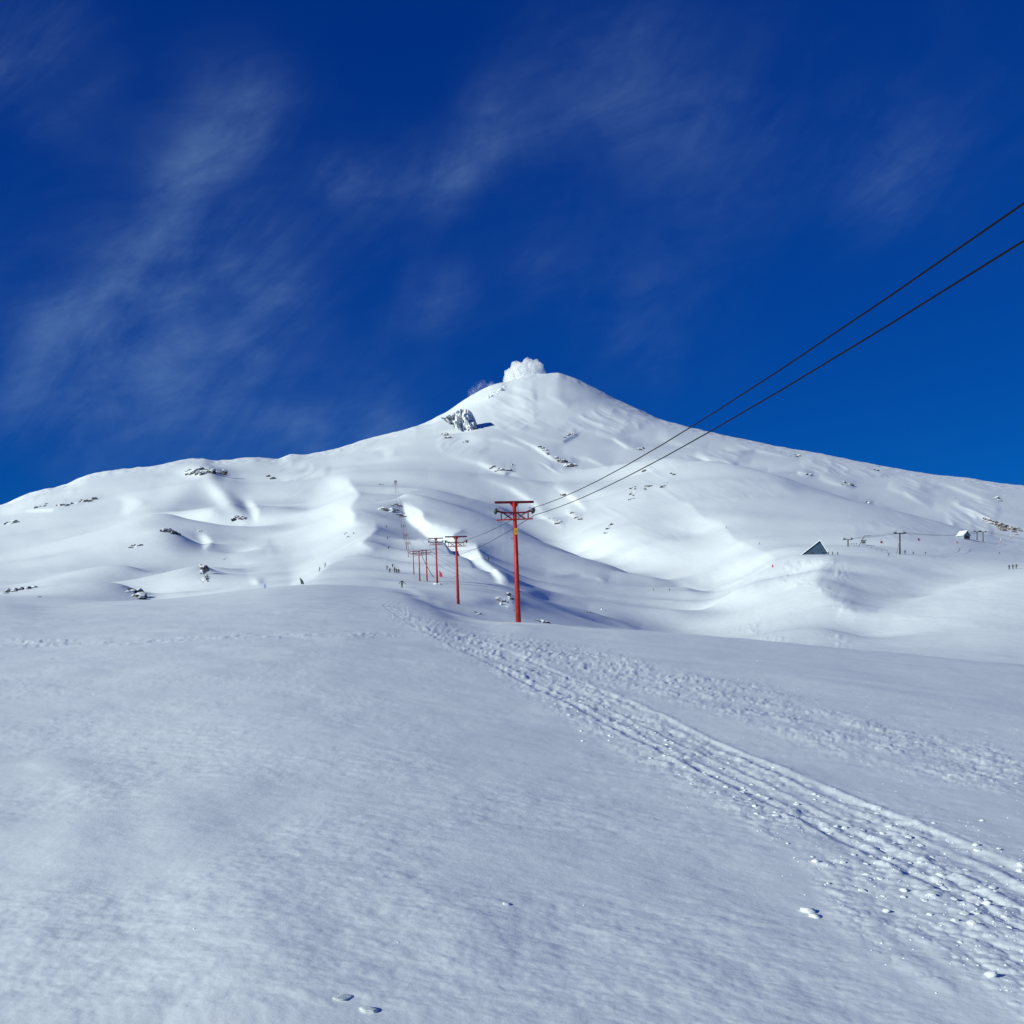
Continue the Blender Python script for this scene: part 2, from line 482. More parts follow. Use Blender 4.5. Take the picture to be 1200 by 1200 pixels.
# crisp wind-cut ledges in patches, drawn out along the fall of the slope
for l, amp_ in (('C', 0.8), ('D', 1.2)):
    for sgn_, wgt in ((1, smooth((GX - 520) / 160.0)), (-1, 0.6 * smooth((680 - GX) / 160.0) * smooth((620 - GY) / 40.0))):
        ca_, sa_ = math.cos(R(24 * sgn_)), math.sin(R(24 * sgn_))
        al, ac = GX * ca_ + GY * sa_, -GX * sa_ + GY * ca_
        wx = 6 * vnoise(GX / 30.0, GY / 12.0, 301)
        rdg = 1 - np.abs(2 * vnoise(al / 46.0, (ac + wx) / 9.0, 302 + ord(l)) * 1.6)
        rdg += 0.5 * (1 - np.abs(2 * vnoise(al / 20.0, (ac + wx) / 4.0, 312 + ord(l)) * 1.6))
        patch = smooth((vnoise(GX / 60.0, GY / 26.0, 320 + ord(l)) - 0.02) / 0.22)
        HC[l] += amp_ * rdg * patch * wgt * (0.35 + 0.65 * (l != 'C'))

# heights whose slopes come closest to the drawn slopes (least squares, solved by Fourier transform)
HT = {}
kx = 2 * np.pi * np.fft.fftfreq(CW + 400)[None, :]
ky = 2 * np.pi * np.fft.fftfreq(CH + 300)[:, None]
for l in LAYERS:
    P = np.zeros((CH + 300, CW + 400))
    P[150:150 + CH, 200:200 + CW] = PC[l]
    ph = np.fft.fft2(P)
    hh_ = -1j * kx * ph / (kx * kx + 0.22 * ky * ky + (1 / 160.0) ** 2)
    h = np.real(np.fft.ifft2(hh_))[150:150 + CH, 200:200 + CW]
    HT[l] = HC[l] + h


def bil(a, x, y):
    x = np.clip(x - CX0, 0, CW - 1.001)
    y = np.clip(y - CY0, 0, CH - 1.001)
    ix, iy = x.astype(int), y.astype(int)
    fx, fy = x - ix, y - iy
    return (a[iy, ix] * (1 - fx) + a[iy, ix + 1] * fx) * (1 - fy) + (a[iy + 1, ix] * (1 - fx) + a[iy + 1, ix + 1] * fx) * fy


# ------------------------------------------------------------------ grid of the ground sheet (columns = bearings, rows = distances)
cols = np.concatenate([np.linspace(-2600, -400, 30)[:-1], np.linspace(-400, -60, 70)[:-1], np.arange(-60, 1260, 1.42),
                       np.linspace(1260, 1600, 70), np.linspace(1600, 3800, 30)[1:]])
Ds = np.concatenate([1.0 / np.linspace(1 / 2.2, 1 / 3.7, 40)[:-1], 1.0 / np.linspace(1 / 3.7, 1 / 58.0, 470)[:-1],
                     np.exp(np.linspace(math.log(58), math.log(200), 170))[:-1],
                     np.exp(np.linspace(math.log(200), math.log(430), 190))[:-1],
                     np.exp(np.linspace(math.log(430), math.log(1300), 230))[:-1],
                     np.exp(np.linspace(math.log(1300), math.log(4400), 230))[:-1],
                     np.exp(np.linspace(math.log(4400), math.log(9000), 20))])
nr, nc = len(Ds), len(cols)
ci = np.clip(cols, PX[0], PX[-1])
cSD = np.stack([np.interp(ci, PX, SD[k]) for k in range(SD.shape[0])])
cSY = np.stack([np.interp(ci, PX, SY[k]) for k in range(SY.shape[0])])
K = cSD.shape[0]
hh = np.diff(cSD, axis=0)
dd = np.diff(cSY, axis=0) / hh
mm = np.zeros_like(cSY)
D0 = np.exp(cSD[0])
mm[0] = -F * EYE / D0 * 0.5
mm[-1] = dd[-1]
for k in range(1, K - 1):
    ok = dd[k - 1] * dd[k] > 0
    w1, w2 = 2 * hh[k] + hh[k - 1], hh[k] + 2 * hh[k - 1]
    den = w1 / np.where(ok, dd[k - 1], 1) + w2 / np.where(ok, dd[k], 1)
    mm[k] = np.where(ok, (w1 + w2) / den, 0)
S = np.log(Ds)[:, None] * np.ones((1, nc))
EXTRA = [
 # knolls of the left hillside: crests, right feet, dips behind
 (20,697,300),(60,690,305),(110,683,312),(145,684,318),(162,692,316),(182,702,300),(205,702,290),(110,686,348),(150,689,348),(172,696,340),
 (60,682,400),(100,669,420),(150,661,432),(172,667,432),(190,681,410),(207,684,400),(150,664,468),(178,671,455),
 (100,660,540),(130,650,562),(160,637,585),(200,618,625),(214,623,622),(232,644,560),(247,645,556),(200,621,690),(160,639,650),(225,634,650),
 (222,677,352),(240,659,382),(249,664,380),(208,692,312),(263,688,326),(278,686,326),(240,662,415),(258,674,400),
 (20,668,560),(60,655,605),(20,688,410),(285,655,500),(292,670,400),(283,640,600),(255,632,650),(110,628,760),(200,604,810),(250,598,860),
 # shoulder crest on the right of the lift, the dip behind it
 (473,581,760),(513,587,740),(553,599,740),(580,611,730),(600,617,720),(640,637,680),(680,652,620),(720,664,560),(760,676,510),(800,688,450),(816,692,420),
 (600,620,790),(640,641,745),(680,657,690),(720,670,605),(760,681,555),(800,693,485),
 # valley floor, its right wall up to the jagged rim, the smooth slope right of the rim
 (843,680,505),(843,650,580),(843,611,700),(815,688,500),(815,655,600),(815,625,680),(815,597,780),(780,678,560),(780,650,622),(780,620,703),(780,590,835),
 (750,670,600),(750,640,655),(750,610,750),(750,585,900),(720,662,640),(720,635,695),(720,605,815),(720,580,1010),(700,655,680),(700,630,730),(700,600,885),(700,577,1110),
 (680,648,730),(680,625,780),(680,590,1020),(680,565,1370),(660,635,790),(660,600,1050),(870,676,475),(870,655,530),(870,637,580),(900,663,462),(900,650,500),
 (870,610,690),(870,585,820),(870,565,960),(900,630,590),(900,600,740),(900,580,880),(950,640,540),(950,620,640),(950,605,720),(950,585,840),
 (1000,640,520),(1000,625,600),(1000,605,740),(1060,643,495),(1060,635,540),(1060,620,660),(1060,608,790),(1120,648,500),(1120,640,560),(1120,630,680),(1180,653,520),(1180,646,620),(1300,660,560),
 (830,585,850),(830,560,1080),(790,565,1080),(760,565,1150),(730,562,1350),
 (740,549,1650),(760,542,1560),(790,538,1450),(830,541,1330),(870,547,1240),(910,557,1150),(945,568,1080),(1000,586,980),(1060,600.5,900),(1121,618,830),(1200,638,780),(1300,650,740),
 (760,545,1800),(790,543,1700),(830,546,1560),(870,552,1450),(910,562,1340),(945,573,1270),(1000,592,1150),(1060,606,1050),(1121,623,980),(1200,640,900),(1300,652,860),
 # snow bank under the huts, its rim, the ramp behind the rim
 (925,651,400),(953,650.5,400),(973,653,395),(968,661,365),(958,674,332),(956,684,312),(962,693,295),(979,705,276),(1004,716,258),(1030,718,258),(1058,713,266),(1101,700,282),(1143,682,297),(1200,672,300),(1300,660,305),
 (985,700,288),(1004,709,276),(1000,690,314),(1030,711,280),(1030,690,320),(1060,706,290),(1060,690,326),(1101,699,318),(1143,685,322),(1200,673,340),(1300,662,345),
 (990,670,358),(1020,668,362),(1060,669,368),(1100,673,372),(1150,668,385),(985,653,400),(1010,651,405),(1060,651,412),(1100,654,425),(1150,657,435),(1200,660,445),(1300,664,450),
 (908,664,372),(885,674,350),(860,684,340),(840,694,430),(880,686,420),(905,672,425),(930,655,450),(960,652,445),
 (860,705,322),(880,715,292),(900,702,308),(920,690,322),(930,672,362),(940,712,276),(860,735,262),(900,735,247),(940,735,234),(970,735,224),(1004,745,228),(820,712,345),(816,700,375),(800,730,300),(760,735,275),
 (1030,747,228),(1060,742,232),(1100,732,240),(1150,721,244),(1200,713,246),(1300,703,250),(1004,760,188),(1060,760,192),(1130,755,198),(1200,748,204),(1300,742,208),
 (740,740,255),(800,746,228),(860,752,206),(920,758,190),(980,763,178),(1040,768,170),(1120,776,160),(1200,785,150),(1300,795,140)]
pts_ = []
sx = np.concatenate([np.arange(-400, 640, 26.0), np.arange(640, 800, 25.0), np.arange(800, 1601, 40.0)])
for x0 in sx:
    jx = int(round(x0 - PX[0]))
    for k in range(17):
        if x0 > 630 and 8 < k < 13:
            continue
        if x0 > 795 and 1 < k < 13:
            continue
        if x0 > 700 and 1 < k < 5:
            continue
        if 50 < x0 < 290 and 2 < k < 9:
            continue
        if 460 < x0 and k == 8:
            continue
        pts_.append((x0, SY[k][jx], SD[k][jx]))
    a_ = (HOR - SY[0][jx]) / F + EYE / math.exp(SD[0][jx])
    for q in (0.55, 0.72, 0.87):
        d_ = q * math.exp(SD[0][jx])
        pts_.append((x0, HOR - F * (a_ - EYE / d_), math.log(d_)))
for x0, y0, d_ in EXTRA:
    pts_.append((x0, y0, math.log(d_)))
CP = np.array(pts_)
cpx, cpy, cpv = CP[:, 0] / F, CP[:, 2], CP[:, 1]


def tps_k(r2):
    return np.where(r2 > 1e-12, 0.5 * r2 * np.log(np.maximum(r2, 1e-12)), 0.0)


ncp = len(CP)
A_ = np.zeros((ncp + 3, ncp + 3))
A_[:ncp, :ncp] = tps_k((cpx[:, None] - cpx[None]) ** 2 + (cpy[:, None] - cpy[None]) ** 2)
A_[:ncp, :ncp] += np.eye(ncp) * 4e-6
Pm = np.stack([np.ones(ncp), cpx, cpy], 1)
A_[:ncp, ncp:] = Pm
A_[ncp:, :ncp] = Pm.T
sol = np.linalg.solve(A_, np.concatenate([cpv, np.zeros(3)]))
gxs = np.arange(-420.0, 1621.0, 5.0)
gls = np.linspace(math.log(28.0), math.log(9200.0), 400)
coarse = np.zeros((len(gls), len(gxs)))
for i, gl in enumerate(gls):
    r2 = (gxs[:, None] / F - cpx[None]) ** 2 + (gl - cpy[None]) ** 2
    coarse[i] = tps_k(r2) @ sol[:ncp] + sol[ncp] + sol[ncp + 1] * gxs / F + sol[ncp + 2] * gl


def cubic_axis(a, pos, axis):
    a = np.moveaxis(a, axis, 0)
    n = a.shape[0]
    pos = np.clip(pos, 0, n - 1.0001)
    i = pos.astype(int)
    f = (pos - i)[:, None]
    g = lambda k: a[np.clip(i + k, 0, n - 1)]
    p0, p1, p2, p3 = g(-1), g(0), g(1), g(2)
    o = p1 + 0.5 * f * (p2 - p0 + f * (2 * p0 - 5 * p1 + 4 * p2 - p3 + f * (3 * (p1 - p2) + p3 - p0)))
    return np.moveaxis(o, 0, axis)


row = cubic_axis(coarse, (cols - gxs[0]) / 5.0, 1)
row = cubic_axis(row, (np.log(Ds) - gls[0]) / (gls[1] - gls[0]), 0)
aslope = (HOR - cSY[0]) / F + EYE / D0
Dg = Ds[:, None] * np.ones((1, nc))
near = S < cSD[0][None]
a_soft = gblur1(np.interp(PX, cols, aslope), 170, 0)
a_soft = np.interp(cols, PX, a_soft)
a_w = smooth((Dg / D0[None] - 0.15) / 0.85)
a_eff = a_soft[None] + (aslope - a_soft)[None] * a_w
nb = smooth((S - cSD[0][None] + 0.30) / 0.28)
row = (HOR - F * (a_eff - EYE / Dg)) * (1 - nb) + row * nb
# hold the skyline
ctgt = np.interp(ci, PX, skyrow)
rmin = np.where(S > math.log(1400), row, 1e9).min(axis=0)
row += (ctgt - rmin)[None] * np.exp(-np.maximum(cSD[14][None] - S, 0) ** 2 / 0.06) * smooth((S - math.log(1100)) / .3)
Xg = (cols[None] - 600.0) / F * Dg
s0 = smooth((S - cSD[0]) / np.maximum(cSD[1] - cSD[0], .02))
lBC = np.log(np.interp(ci, [440, 473, 553, 640, 720, 760, 816, 870, 925, 1200], [760, 790, 770, 720, 600, 550, 470, 425, 430, 430]))
lCD = np.log(np.interp(ci, [700, 760, 830, 910, 1000, 1121, 1200], [1500, 1680, 1450, 1250, 1070, 910, 840]))
lMC = np.log(np.interp(ci, [473, 553, 600, 640, 680, 720, 760, 816], [760, 740, 720, 680, 620, 560, 510, 420]))
s5 = smooth((S - cSD[5] + .02) / .07)
s9 = smooth((S - lBC[None] + .02) / .08)
s12 = smooth((S - lCD[None] + .04) / .10)
xx = cols[None] * np.ones((nr, 1))


def crest_hold(Hk, l0, l1):
    """keep the drawn crest lines where they are: take the relief off towards the crest"""
    w_ = smooth((S - l0) / np.maximum(l1 - l0, .02))
    i_ = np.clip(np.searchsorted(np.log(Ds), l1), 0, nr - 1)
    hc = Hk[i_, np.arange(nc)]
    return Hk - hc[None] * w_ * np.where(S < l1[None], 1.0, np.exp(-((S - l1) / .12) ** 2))


def layer_height(l):
    Hk = bil(HT[l], xx, row)
    for _ in range(4):
        Hk = 0.5 * Hk + 0.5 * bil(HT[l], xx, row - Hk)
    return Hk


left_w = smooth((440 - xx) / 60.0)         # the left side is one open hillside without hidden steps
HA = layer_height('A') * s0
HB = layer_height('B')
HCc = layer_height('C')
HD = layer_height('D')
HBh = crest_hold(HB, cSD[5], lMC)
wm = smooth((xx - 450) / 40.0) * smooth((840 - xx) / 40.0)
HB = HB * (1 - wm) + HBh * wm
Hpx = HA * (1 - s5) + HB * s5 * (1 - s9) + HCc * s9 * (1 - s12) + HD * s12
cskyrow = np.interp(ci, PX, skyrow)
skyfade = 0.12 + 0.88 * smooth((row - cskyrow[None]) / 16.0)
skyfade = np.where(S > cSD[14][None], 0.12, skyfade)
Hpx *= skyfade
# small roughness on the skyline itself
Hpx += 0.9 * fbm(xx / 9.0, S * 30.0, 91, 3) * smooth((S - math.log(900)) / .4) * smooth((cskyrow[None] + 9 - row) / 8.0)
Zg = EYE + (HOR - row + Hpx) / F * Dg

# ---------------- foreground: drifts, ripples and the beaten track
nrF = int(np.searchsorted(Ds, 230.0))
XF, YF = Xg[:nrF], Dg[:nrF]
fadeF = 1 - smooth((YF - 70) / 120.0)
ZF = 0.10 * fbm(XF / 7.0, YF / 11.0, 5, 3) * smooth((YF - 3) / 6)
ZF += 0.03 * fbm(XF / 2.0, YF / 2.6, 6, 3)


def ground_at(x, y):
    """world point of a photograph pixel on the foreground slope"""
    a, s_, c0_ = np.interp(x, cols, aslope), np.interp(x, cols, a_soft), np.interp(x, cols, D0)
    e = a
    for _ in range(8):
        d = EYE / max(e - (HOR - y) / F, 0.006)
        e = s_ + (a - s_) * float(smooth((d / c0_ - 0.15) / 0.85))
    return np.array(((x - 600.0) / F * d, d))


def polyline_field(pts, wmax):
    P = [ground_at(*p) for p in pts]
    best = np.full(XF.shape, 1e9)
    sgn = np.zeros(XF.shape)
    for (x0, y0), (x1, y1) in zip(P[:-1], P[1:]):
        ex, ey = x1 - x0, y1 - y0
        t = np.clip(((XF - x0) * ex + (YF - y0) * ey) / (ex * ex + ey * ey), 0, 1)
        dx, dy = XF - x0 - t * ex, YF - y0 - t * ey
        d = np.hypot(dx, dy)
        m = d < best
        best = np.where(m, d, best)
        sgn = np.where(m, np.sign(ex * dy - ey * dx), sgn)
    return best * sgn


TRACK_L = [(1320,1165),(1200,1100),(1100,1050),(1000,997),(900,945),(830,910),(740,865),(640,815),(560,775),(500,745),(462,722),(446,710),(458,702),(474,694)]
TRACK_R = [(1320,1070),(1200,1012),(1100,972),(1000,932),(900,890),(800,848),(700,806),(620,772),(545,745),(505,733),(480,722),(478,712),(484,704),(480,695)]
dL, dR_ = polyline_field(TRACK_L, 1), polyline_field(TRACK_R, 1)
wob = 0.10 * fbm(XF / 0.9, YF / 0.9, 11, 3)
inside = smooth((0.18 - dL * 1.0 + wob) / 0.3) * smooth((0.18 + dR_ + wob) / 0.3)
# which sign is inside is checked at a known pixel between both lines
gx, gy = ground_at(1000, 965)
ii = np.argmin((XF - gx) ** 2 + (YF - gy) ** 2)
sl, sr = np.sign(dL.flat[ii]), np.sign(dR_.flat[ii])
inside = smooth((0.05 + dL * sl + wob) / 0.22) * smooth((0.05 + dR_ * sr + wob) / 0.22)


def pxmask(polys, blur):
    """soft mask of ground patches given by their outlines on the picture"""
    m = np.zeros((560, 1500))
    gy_, gx_ = np.mgrid[690:1250, -100:1400].astype(float)
    for pts, val in polys:
        ins = np.zeros(m.shape, bool)
        n = len(pts)
        for i in range(n):
            (x0, y0), (x1, y1) = pts[i], pts[(i + 1) % n]
            if y0 == y1:
                continue
            c = ((y0 > gy_) != (y1 > gy_)) & (gx_ < (x1 - x0) * (gy_ - y0) / (y1 - y0) + x0)
            ins ^= c
        m = np.maximum(m, ins * val)
    m = gblur(m, blur[0], blur[1])
    x = np.clip(xx[:nrF] + 100, 0, 1498.0)
    y = np.clip(row[:nrF] - 690, 0, 558.0)
    ix, iy = x.astype(int), y.astype(int)
    fx_, fy_ = x - ix, y - iy
    return (m[iy, ix] * (1 - fx_) + m[iy, ix + 1] * fx_) * (1 - fy_) + (m[iy + 1, ix] * (1 - fx_) + m[iy + 1, ix + 1] * fx_) * fy_


rough = pxmask([([(455,700),(500,720),(640,775),(800,850),(1000,930),(1210,1010),(1400,1090),(1400,1200),(1200,1102),(900,945),(700,848),(560,776),(480,735),(440,712)], 1.0),
                ([(700,848),(900,945),(1200,1102),(1400,1210),(1210,1200),(1080,1105),(985,1075),(940,1000),(870,960),(780,905),(700,862),(600,805),(560,780)], 1.15),
                ([(520,738),(600,748),(700,762),(790,790),(880,800),(960,830),(1060,855),(1200,880),(1400,900),(1400,1000),(1200,930),(1050,905),(900,855),(760,815),(640,775)], 1.5),
                ([(960,1068),(1000,1072),(1090,1130),(1140,1170),(1080,1150),(1000,1100)], 0.6)], (9, 5))
band = pxmask([([(0,748),(150,750),(250,744),(460,742),(470,748),(250,750),(150,756),(0,757)], 0.8)], (6, 1.5))
# lumps of thrown and trodden snow at several sizes
lum = worley(XF / 0.24 + 0.6 * vnoise(XF / .3, YF / .3, 3), YF / 0.22, 101) * 0.036
lum2 = worley(XF / 0.15, YF / 0.14 + 0.5 * vnoise(XF / .2, YF / .2, 4), 102) * 0.026
lum3 = worley(XF / 0.07, YF / 0.065, 103) * 0.018
big_ = worley(XF / 0.8, YF / 0.75, 104) * 0.04
brk = smooth((vnoise(XF / 0.55, YF / 0.8, 105) + 0.25) / 0.4)
brk2 = smooth((vnoise(XF / 1.6, YF / 2.4, 106) + 0.22) / 0.35)
near_amp = 0.46 + 0.5 * smooth((YF - 9) / 25.0)
tr = np.clip(inside * 0.9, 0, 1)
lumps = (lum + lum2 + lum3)
rgh = np.maximum(rough, 0)
ZF += (lumps * (0.35 + 0.65 * brk) * 1.35 + big_ * 0.45 * brk2) * rgh * (0.7 + 0.3 * tr) * near_amp
ZF += (lum * 1.5 + big_ * 1.3) * band * brk * near_amp
ZF -= 0.02 * inside * rgh
# ski / sledge grooves along the track
for k, off in enumerate((0.03, 0.24, 0.5)):
    base = dL * sl
    q = base - off * np.clip(0.5 + YF * 0.05, 0.5, 2.0) + 0.02 * vnoise(XF / .8, YF / .8, 40 + k)
    ZF += (0.014 * np.exp(-(q / 0.05) ** 2) - 0.003 * np.exp(-((q - 0.10) / 0.05) ** 2)) * (0.75 + 0.8 * vnoise(XF / .5, YF / .7, 45 + k)) * np.clip(rgh * 2, 0, 1)
for k, off in enumerate((0.02, 0.30)):
    q = dR_ * sr - off + 0.03 * vnoise(XF / .9, YF / .9, 50 + k)
    ZF += (0.013 * np.exp(-(q / 0.055) ** 2) - 0.003 * np.exp(-((q - 0.11) / 0.05) ** 2)) * (0.75 + 0.8 * vnoise(XF / .5, YF / .7, 55 + k)) * np.clip(rgh * 2, 0, 1)
# a beaten path up the slope past the skiers
PATH = [(476,700),(472,688),(466,672),(458,655),(455,640),(456,625),(460,606)]
# wind ripples, finer near the feet
rip = fbm(XF / 0.13, YF / 0.10, 61, 3, 0.55)
ripm = 0.35 + 0.65 * smooth((vnoise(XF / 1.1, YF / 1.5, 62) + 0.2) / 0.4)
ZF += 0.0060 * rip * ripm * (1 - smooth((YF - 14) / 25.0))
ZF += 0.010 * fbm(XF / 0.6, YF / 0.55, 63, 3) * (1 - smooth((YF - 40) / 60.0))
# two long low drifts on the left
for pts, hgt, wdt in (([(40,1100),(75,1030),(105,960),(100,920),(60,890)], 0.018, 0.28), ([(330,1160),(270,1060),(215,970),(185,925)], 0.014, 0.30), ([(640,1200),(560,1110),(500,1060)], 0.012, 0.3)):
    q = polyline_field(pts, 1)
    ZF += hgt * np.exp(-(np.abs(q) / wdt) ** 2)
Zg[:nrF] += ZF * fadeF
# sharp little drift edges further out
drf = fbm(XF / 3.0, YF / 2.2, 64, 4)
Zg[:nrF] += 0.06 * np.clip(drf, 0.0, 1) * smooth((YF - 12) / 15.0) * fadeF


def make_mesh(name, verts, faces_quads, mat, parent=None, smooth_=True):
    me = bpy.data.meshes.new(name)
    nv, nf = len(verts), len(faces_quads)
    me.vertices.add(nv)
    me.vertices.foreach_set('co', np.ascontiguousarray(verts, dtype=np.float32).ravel())
    me.loops.add(nf * 4)
    me.loops.foreach_set('vertex_index', np.ascontiguousarray(faces_quads, dtype=np.int32).ravel())
    me.polygons.add(nf)
    me.polygons.foreach_set('loop_start', np.arange(0, nf * 4, 4, dtype=np.int32))
    me.polygons.foreach_set('use_smooth', np.full(nf, smooth_, dtype=bool))
    me.update(calc_edges=True)
    me.validate()
    me.materials.append(mat)
    o = bpy.data.objects.new(name, me)
    COL.objects.link(o)
    o.parent = parent
    return o


def grid_faces(r, c):
    i = np.arange(r * c).reshape(r, c)
    return np.stack([i[:-1, :-1], i[:-1, 1:], i[1:, 1:], i[1:, :-1]], -1).reshape(-1, 4)


def new_mat(name):
    m = bpy.data.materials.new(name)
    m.use_nodes = True
    nt = m.node_tree
    return m, nt, nt.nodes['Principled BSDF']


def snow_material(name, bumps, base=(0.83, 0.88, 0.90, 1), grain=0.03):
    m, nt, b = new_mat(name)
    tcn = N(nt, 'ShaderNodeTexCoord')
    prev = None
    for scale, stretch, dist, strength in bumps:
        mp = N(nt, 'ShaderNodeMapping')
        mp.inputs['Scale'].default_value = stretch
        L(nt, tcn.outputs['Object'], mp.inputs[0])
        nz = N(nt, 'ShaderNodeTexNoise')
        nz.inputs['Scale'].default_value = scale
        nz.inputs['Detail'].default_value = 4
        nz.inputs['Roughness'].default_value = 0.6
        L(nt, mp.outputs[0], nz.inputs['Vector'])
        bp = N(nt, 'ShaderNodeBump')
        bp.inputs['Strength'].default_value = strength
        bp.inputs['Distance'].default_value = dist
        L(nt, nz.outputs[0], bp.inputs['Height'])
        if prev:
            L(nt, prev.outputs[0], bp.inputs['Normal'])
        prev = bp
    nz = N(nt, 'ShaderNodeTexNoise')
    nz.inputs['Scale'].default_value = 0.6
    nz.inputs['Detail'].default_value = 6
    L(nt, tcn.outputs['Object'], nz.inputs['Vector'])
    c0 = tuple(v * (1 - grain) for v in base[:3]) + (1,)
    cr = ramp(nt, nz.outputs[0], 0.3, 0.7, c0, base)
    L(nt, cr, b.inputs['Base Color'])
    b.inputs['Roughness'].default_value = 0.62
    b.inputs['Specular IOR Level'].default_value = 0.25
    if prev:
        L(nt, prev.outputs[0], b.inputs['Normal'])
    return m


M_SNOW = snow_material('wind_packed_snow', [(5.0, (1, 1, 1), 0.015, 0.35), (30.0, (1, 1, 1), 0.004, 0.4)])
M_SNOW_FAR = snow_material('mountain_snow', [(0.03, (1, 1, 1), 1.5, 0.2), (0.14, (1, 1, 1), 0.6, 0.3), (0.7, (1, 1, 1), 0.12, 0.35)])
verts = np.stack([Xg, Dg, Zg], -1)
# hidden seam in the dip behind the near crest
seam = int(np.searchsorted(Ds, 150.0))
va = verts[:seam + 1].reshape(-1, 3)
snow_field = make_mesh('snow_slope', va, grid_faces(seam + 1, nc), M_SNOW)
snow_field['kind'] = 'structure'
vb = verts[seam:].reshape(-1, 3)
mountain = make_mesh('volcano', vb, grid_faces(nr - seam, nc), M_SNOW_FAR)
mountain['kind'] = 'structure'
# the slope goes on under and behind the camera
bx_ = np.concatenate([-np.geomspace(900, 3, 24), np.linspace(-2.5, 2.5, 21), np.geomspace(3, 900, 24)])
by_ = np.concatenate([-np.geomspace(900, 1, 36), np.linspace(-0.8, 2.6, 18)])
BX, BY = np.meshgrid(bx_, by_)
a_mid = float(np.interp(600, cols, aslope))
da = float((np.interp(900, cols, aslope) - np.interp(300, cols, aslope)) / (600 / F))
a_mid = float(np.interp(600, cols, a_soft))
da = float((np.interp(900, cols, a_soft) - np.interp(300, cols, a_soft)) / (600 / F))
BZ = a_mid * BY + np.where(np.abs(BX) < 40, da * BX, da * 40 * np.sign(BX)) - 0.03 + 0.05 * fbm(BX / 7., BY / 9., 8, 3) * smooth(-BY / 5)
BZ -= 0.4 * smooth((np.abs(BX) - 8) / 20) * smooth((BY + 2) / 4)
back_slope = make_mesh('snow_slope', np.stack([BX, BY, BZ], -1).reshape(-1, 3), grid_faces(len(by_), len(bx_)), M_SNOW)
back_slope['kind'] = 'structure'

rowg_final = HOR - (Zg - EYE) / Dg * F
visrow = np.minimum.accumulate(rowg_final, axis=0)      # highest row reached so far down each column


def surf(x, y, skip=None):
    """where the sight line through a photograph pixel first meets the ground"""
    j = float(np.interp(x, cols, np.arange(nc)))
    j0 = min(int(j), nc - 2)
    f = j - j0
    rc = rowg_final[:, j0] * (1 - f) + rowg_final[:, j0 + 1] * f
    hit = np.nonzero((rc[1:] <= y) & (Ds[1:] > (skip or 3.0)))[0]
    if len(hit) == 0:
        k = int(np.argmin(rc))
        d = Ds[k]
        yy = rc[k]
    else:
        k = int(hit[0]) + 1
        r0, r1 = rc[k - 1], rc[k]
        t = 0.0 if r0 == r1 else min(max((r0 - y) / (r0 - r1), 0), 1)
        d = Ds[k - 1] + (Ds[k] - Ds[k - 1]) * t
        yy = y
    return Vector(((x - 600.0) / F * d, d, EYE + (HOR - yy) / F * d))


def ground_z(X, Y):
    """height of the ground sheet at a plan position"""
    x = 600 + F * X / Y
    j = float(np.interp(x, cols, np.arange(nc)))
    i = float(np.interp(Y, Ds, np.arange(nr)))
    j0, i0 = min(int(j), nc - 2), min(int(i), nr - 2)
    fj, fi = j - j0, i - i0
    return float((Zg[i0, j0] * (1 - fj) + Zg[i0, j0 + 1] * fj) * (1 - fi) + (Zg[i0 + 1, j0] * (1 - fj) + Zg[i0 + 1, j0 + 1] * fj) * fi)


# ================================================================== objects
def tag(o, label, cat, group=None):
    o['label'] = label
    o['category'] = cat
    if group:
        o['group'] = group
    return o


def empty(name, loc, rot=(0, 0, 0), scale=1.0):
    o = bpy.data.objects.new(name, None)
    o.empty_display_size = 0.3
    o.location = loc
    o.rotation_euler = rot
    o.scale = (scale,) * 3
    COL.objects.link(o)
    return o


def obj(name, bm, mat, parent=None, smooth_=False, loc=None):
    me = bpy.data.meshes.new(name)
    bmesh.ops.recalc_face_normals(bm, faces=bm.faces)
    bm.to_mesh(me)
    bm.free()
    if smooth_:
        me.polygons.foreach_set('use_smooth', np.ones(len(me.polygons), dtype=bool))
    for m in (mat if isinstance(mat, (list, tuple)) else [mat]):
        me.materials.append(m)
    o = bpy.data.objects.new(name, me)
    COL.objects.link(o)
    o.parent = parent
    if loc is not None:
        o.location = loc
    return o


def copy_tree(o, parent=None):
    c = o.copy()
    COL.objects.link(c)
    c.parent = parent
    for ch in list(o.children):
        copy_tree(ch, c)
    return c


def add_box(bm, c, size, rot=None):
    M_ = Matrix.Translation(c) @ (rot.to_4x4() if rot is not None else Matrix.Identity(4)) @ Matrix.Diagonal((*size, 1))
    return bmesh.ops.create_cube(bm, size=1.0, matrix=M_)['verts']


def add_bar(bm, p, q, w, h=None):
    p, q = Vector(p), Vector(q)
    d = q - p
    rot = d.to_track_quat('X', 'Z').to_matrix()
    return add_box(bm, (p + q) / 2, (d.length, w, h or w), rot)


def add_cyl(bm, p, q, r0, r1=None, seg=12):
    p, q = Vector(p), Vector(q)
    d = q - p
    rot = d.to_track_quat('Z', 'Y').to_matrix().to_4x4()
    return bmesh.ops.create_cone(bm, cap_ends=True, segments=seg, radius1=r0, radius2=r0 if r1 is None else r1, depth=d.length,
                                 matrix=Matrix.Translation((p + q) / 2) @ rot)['verts']


def bevel_all(bm, w):
    bmesh.ops.bevel(bm, geom=list(bm.edges), offset=w, segments=1, affect='EDGES')


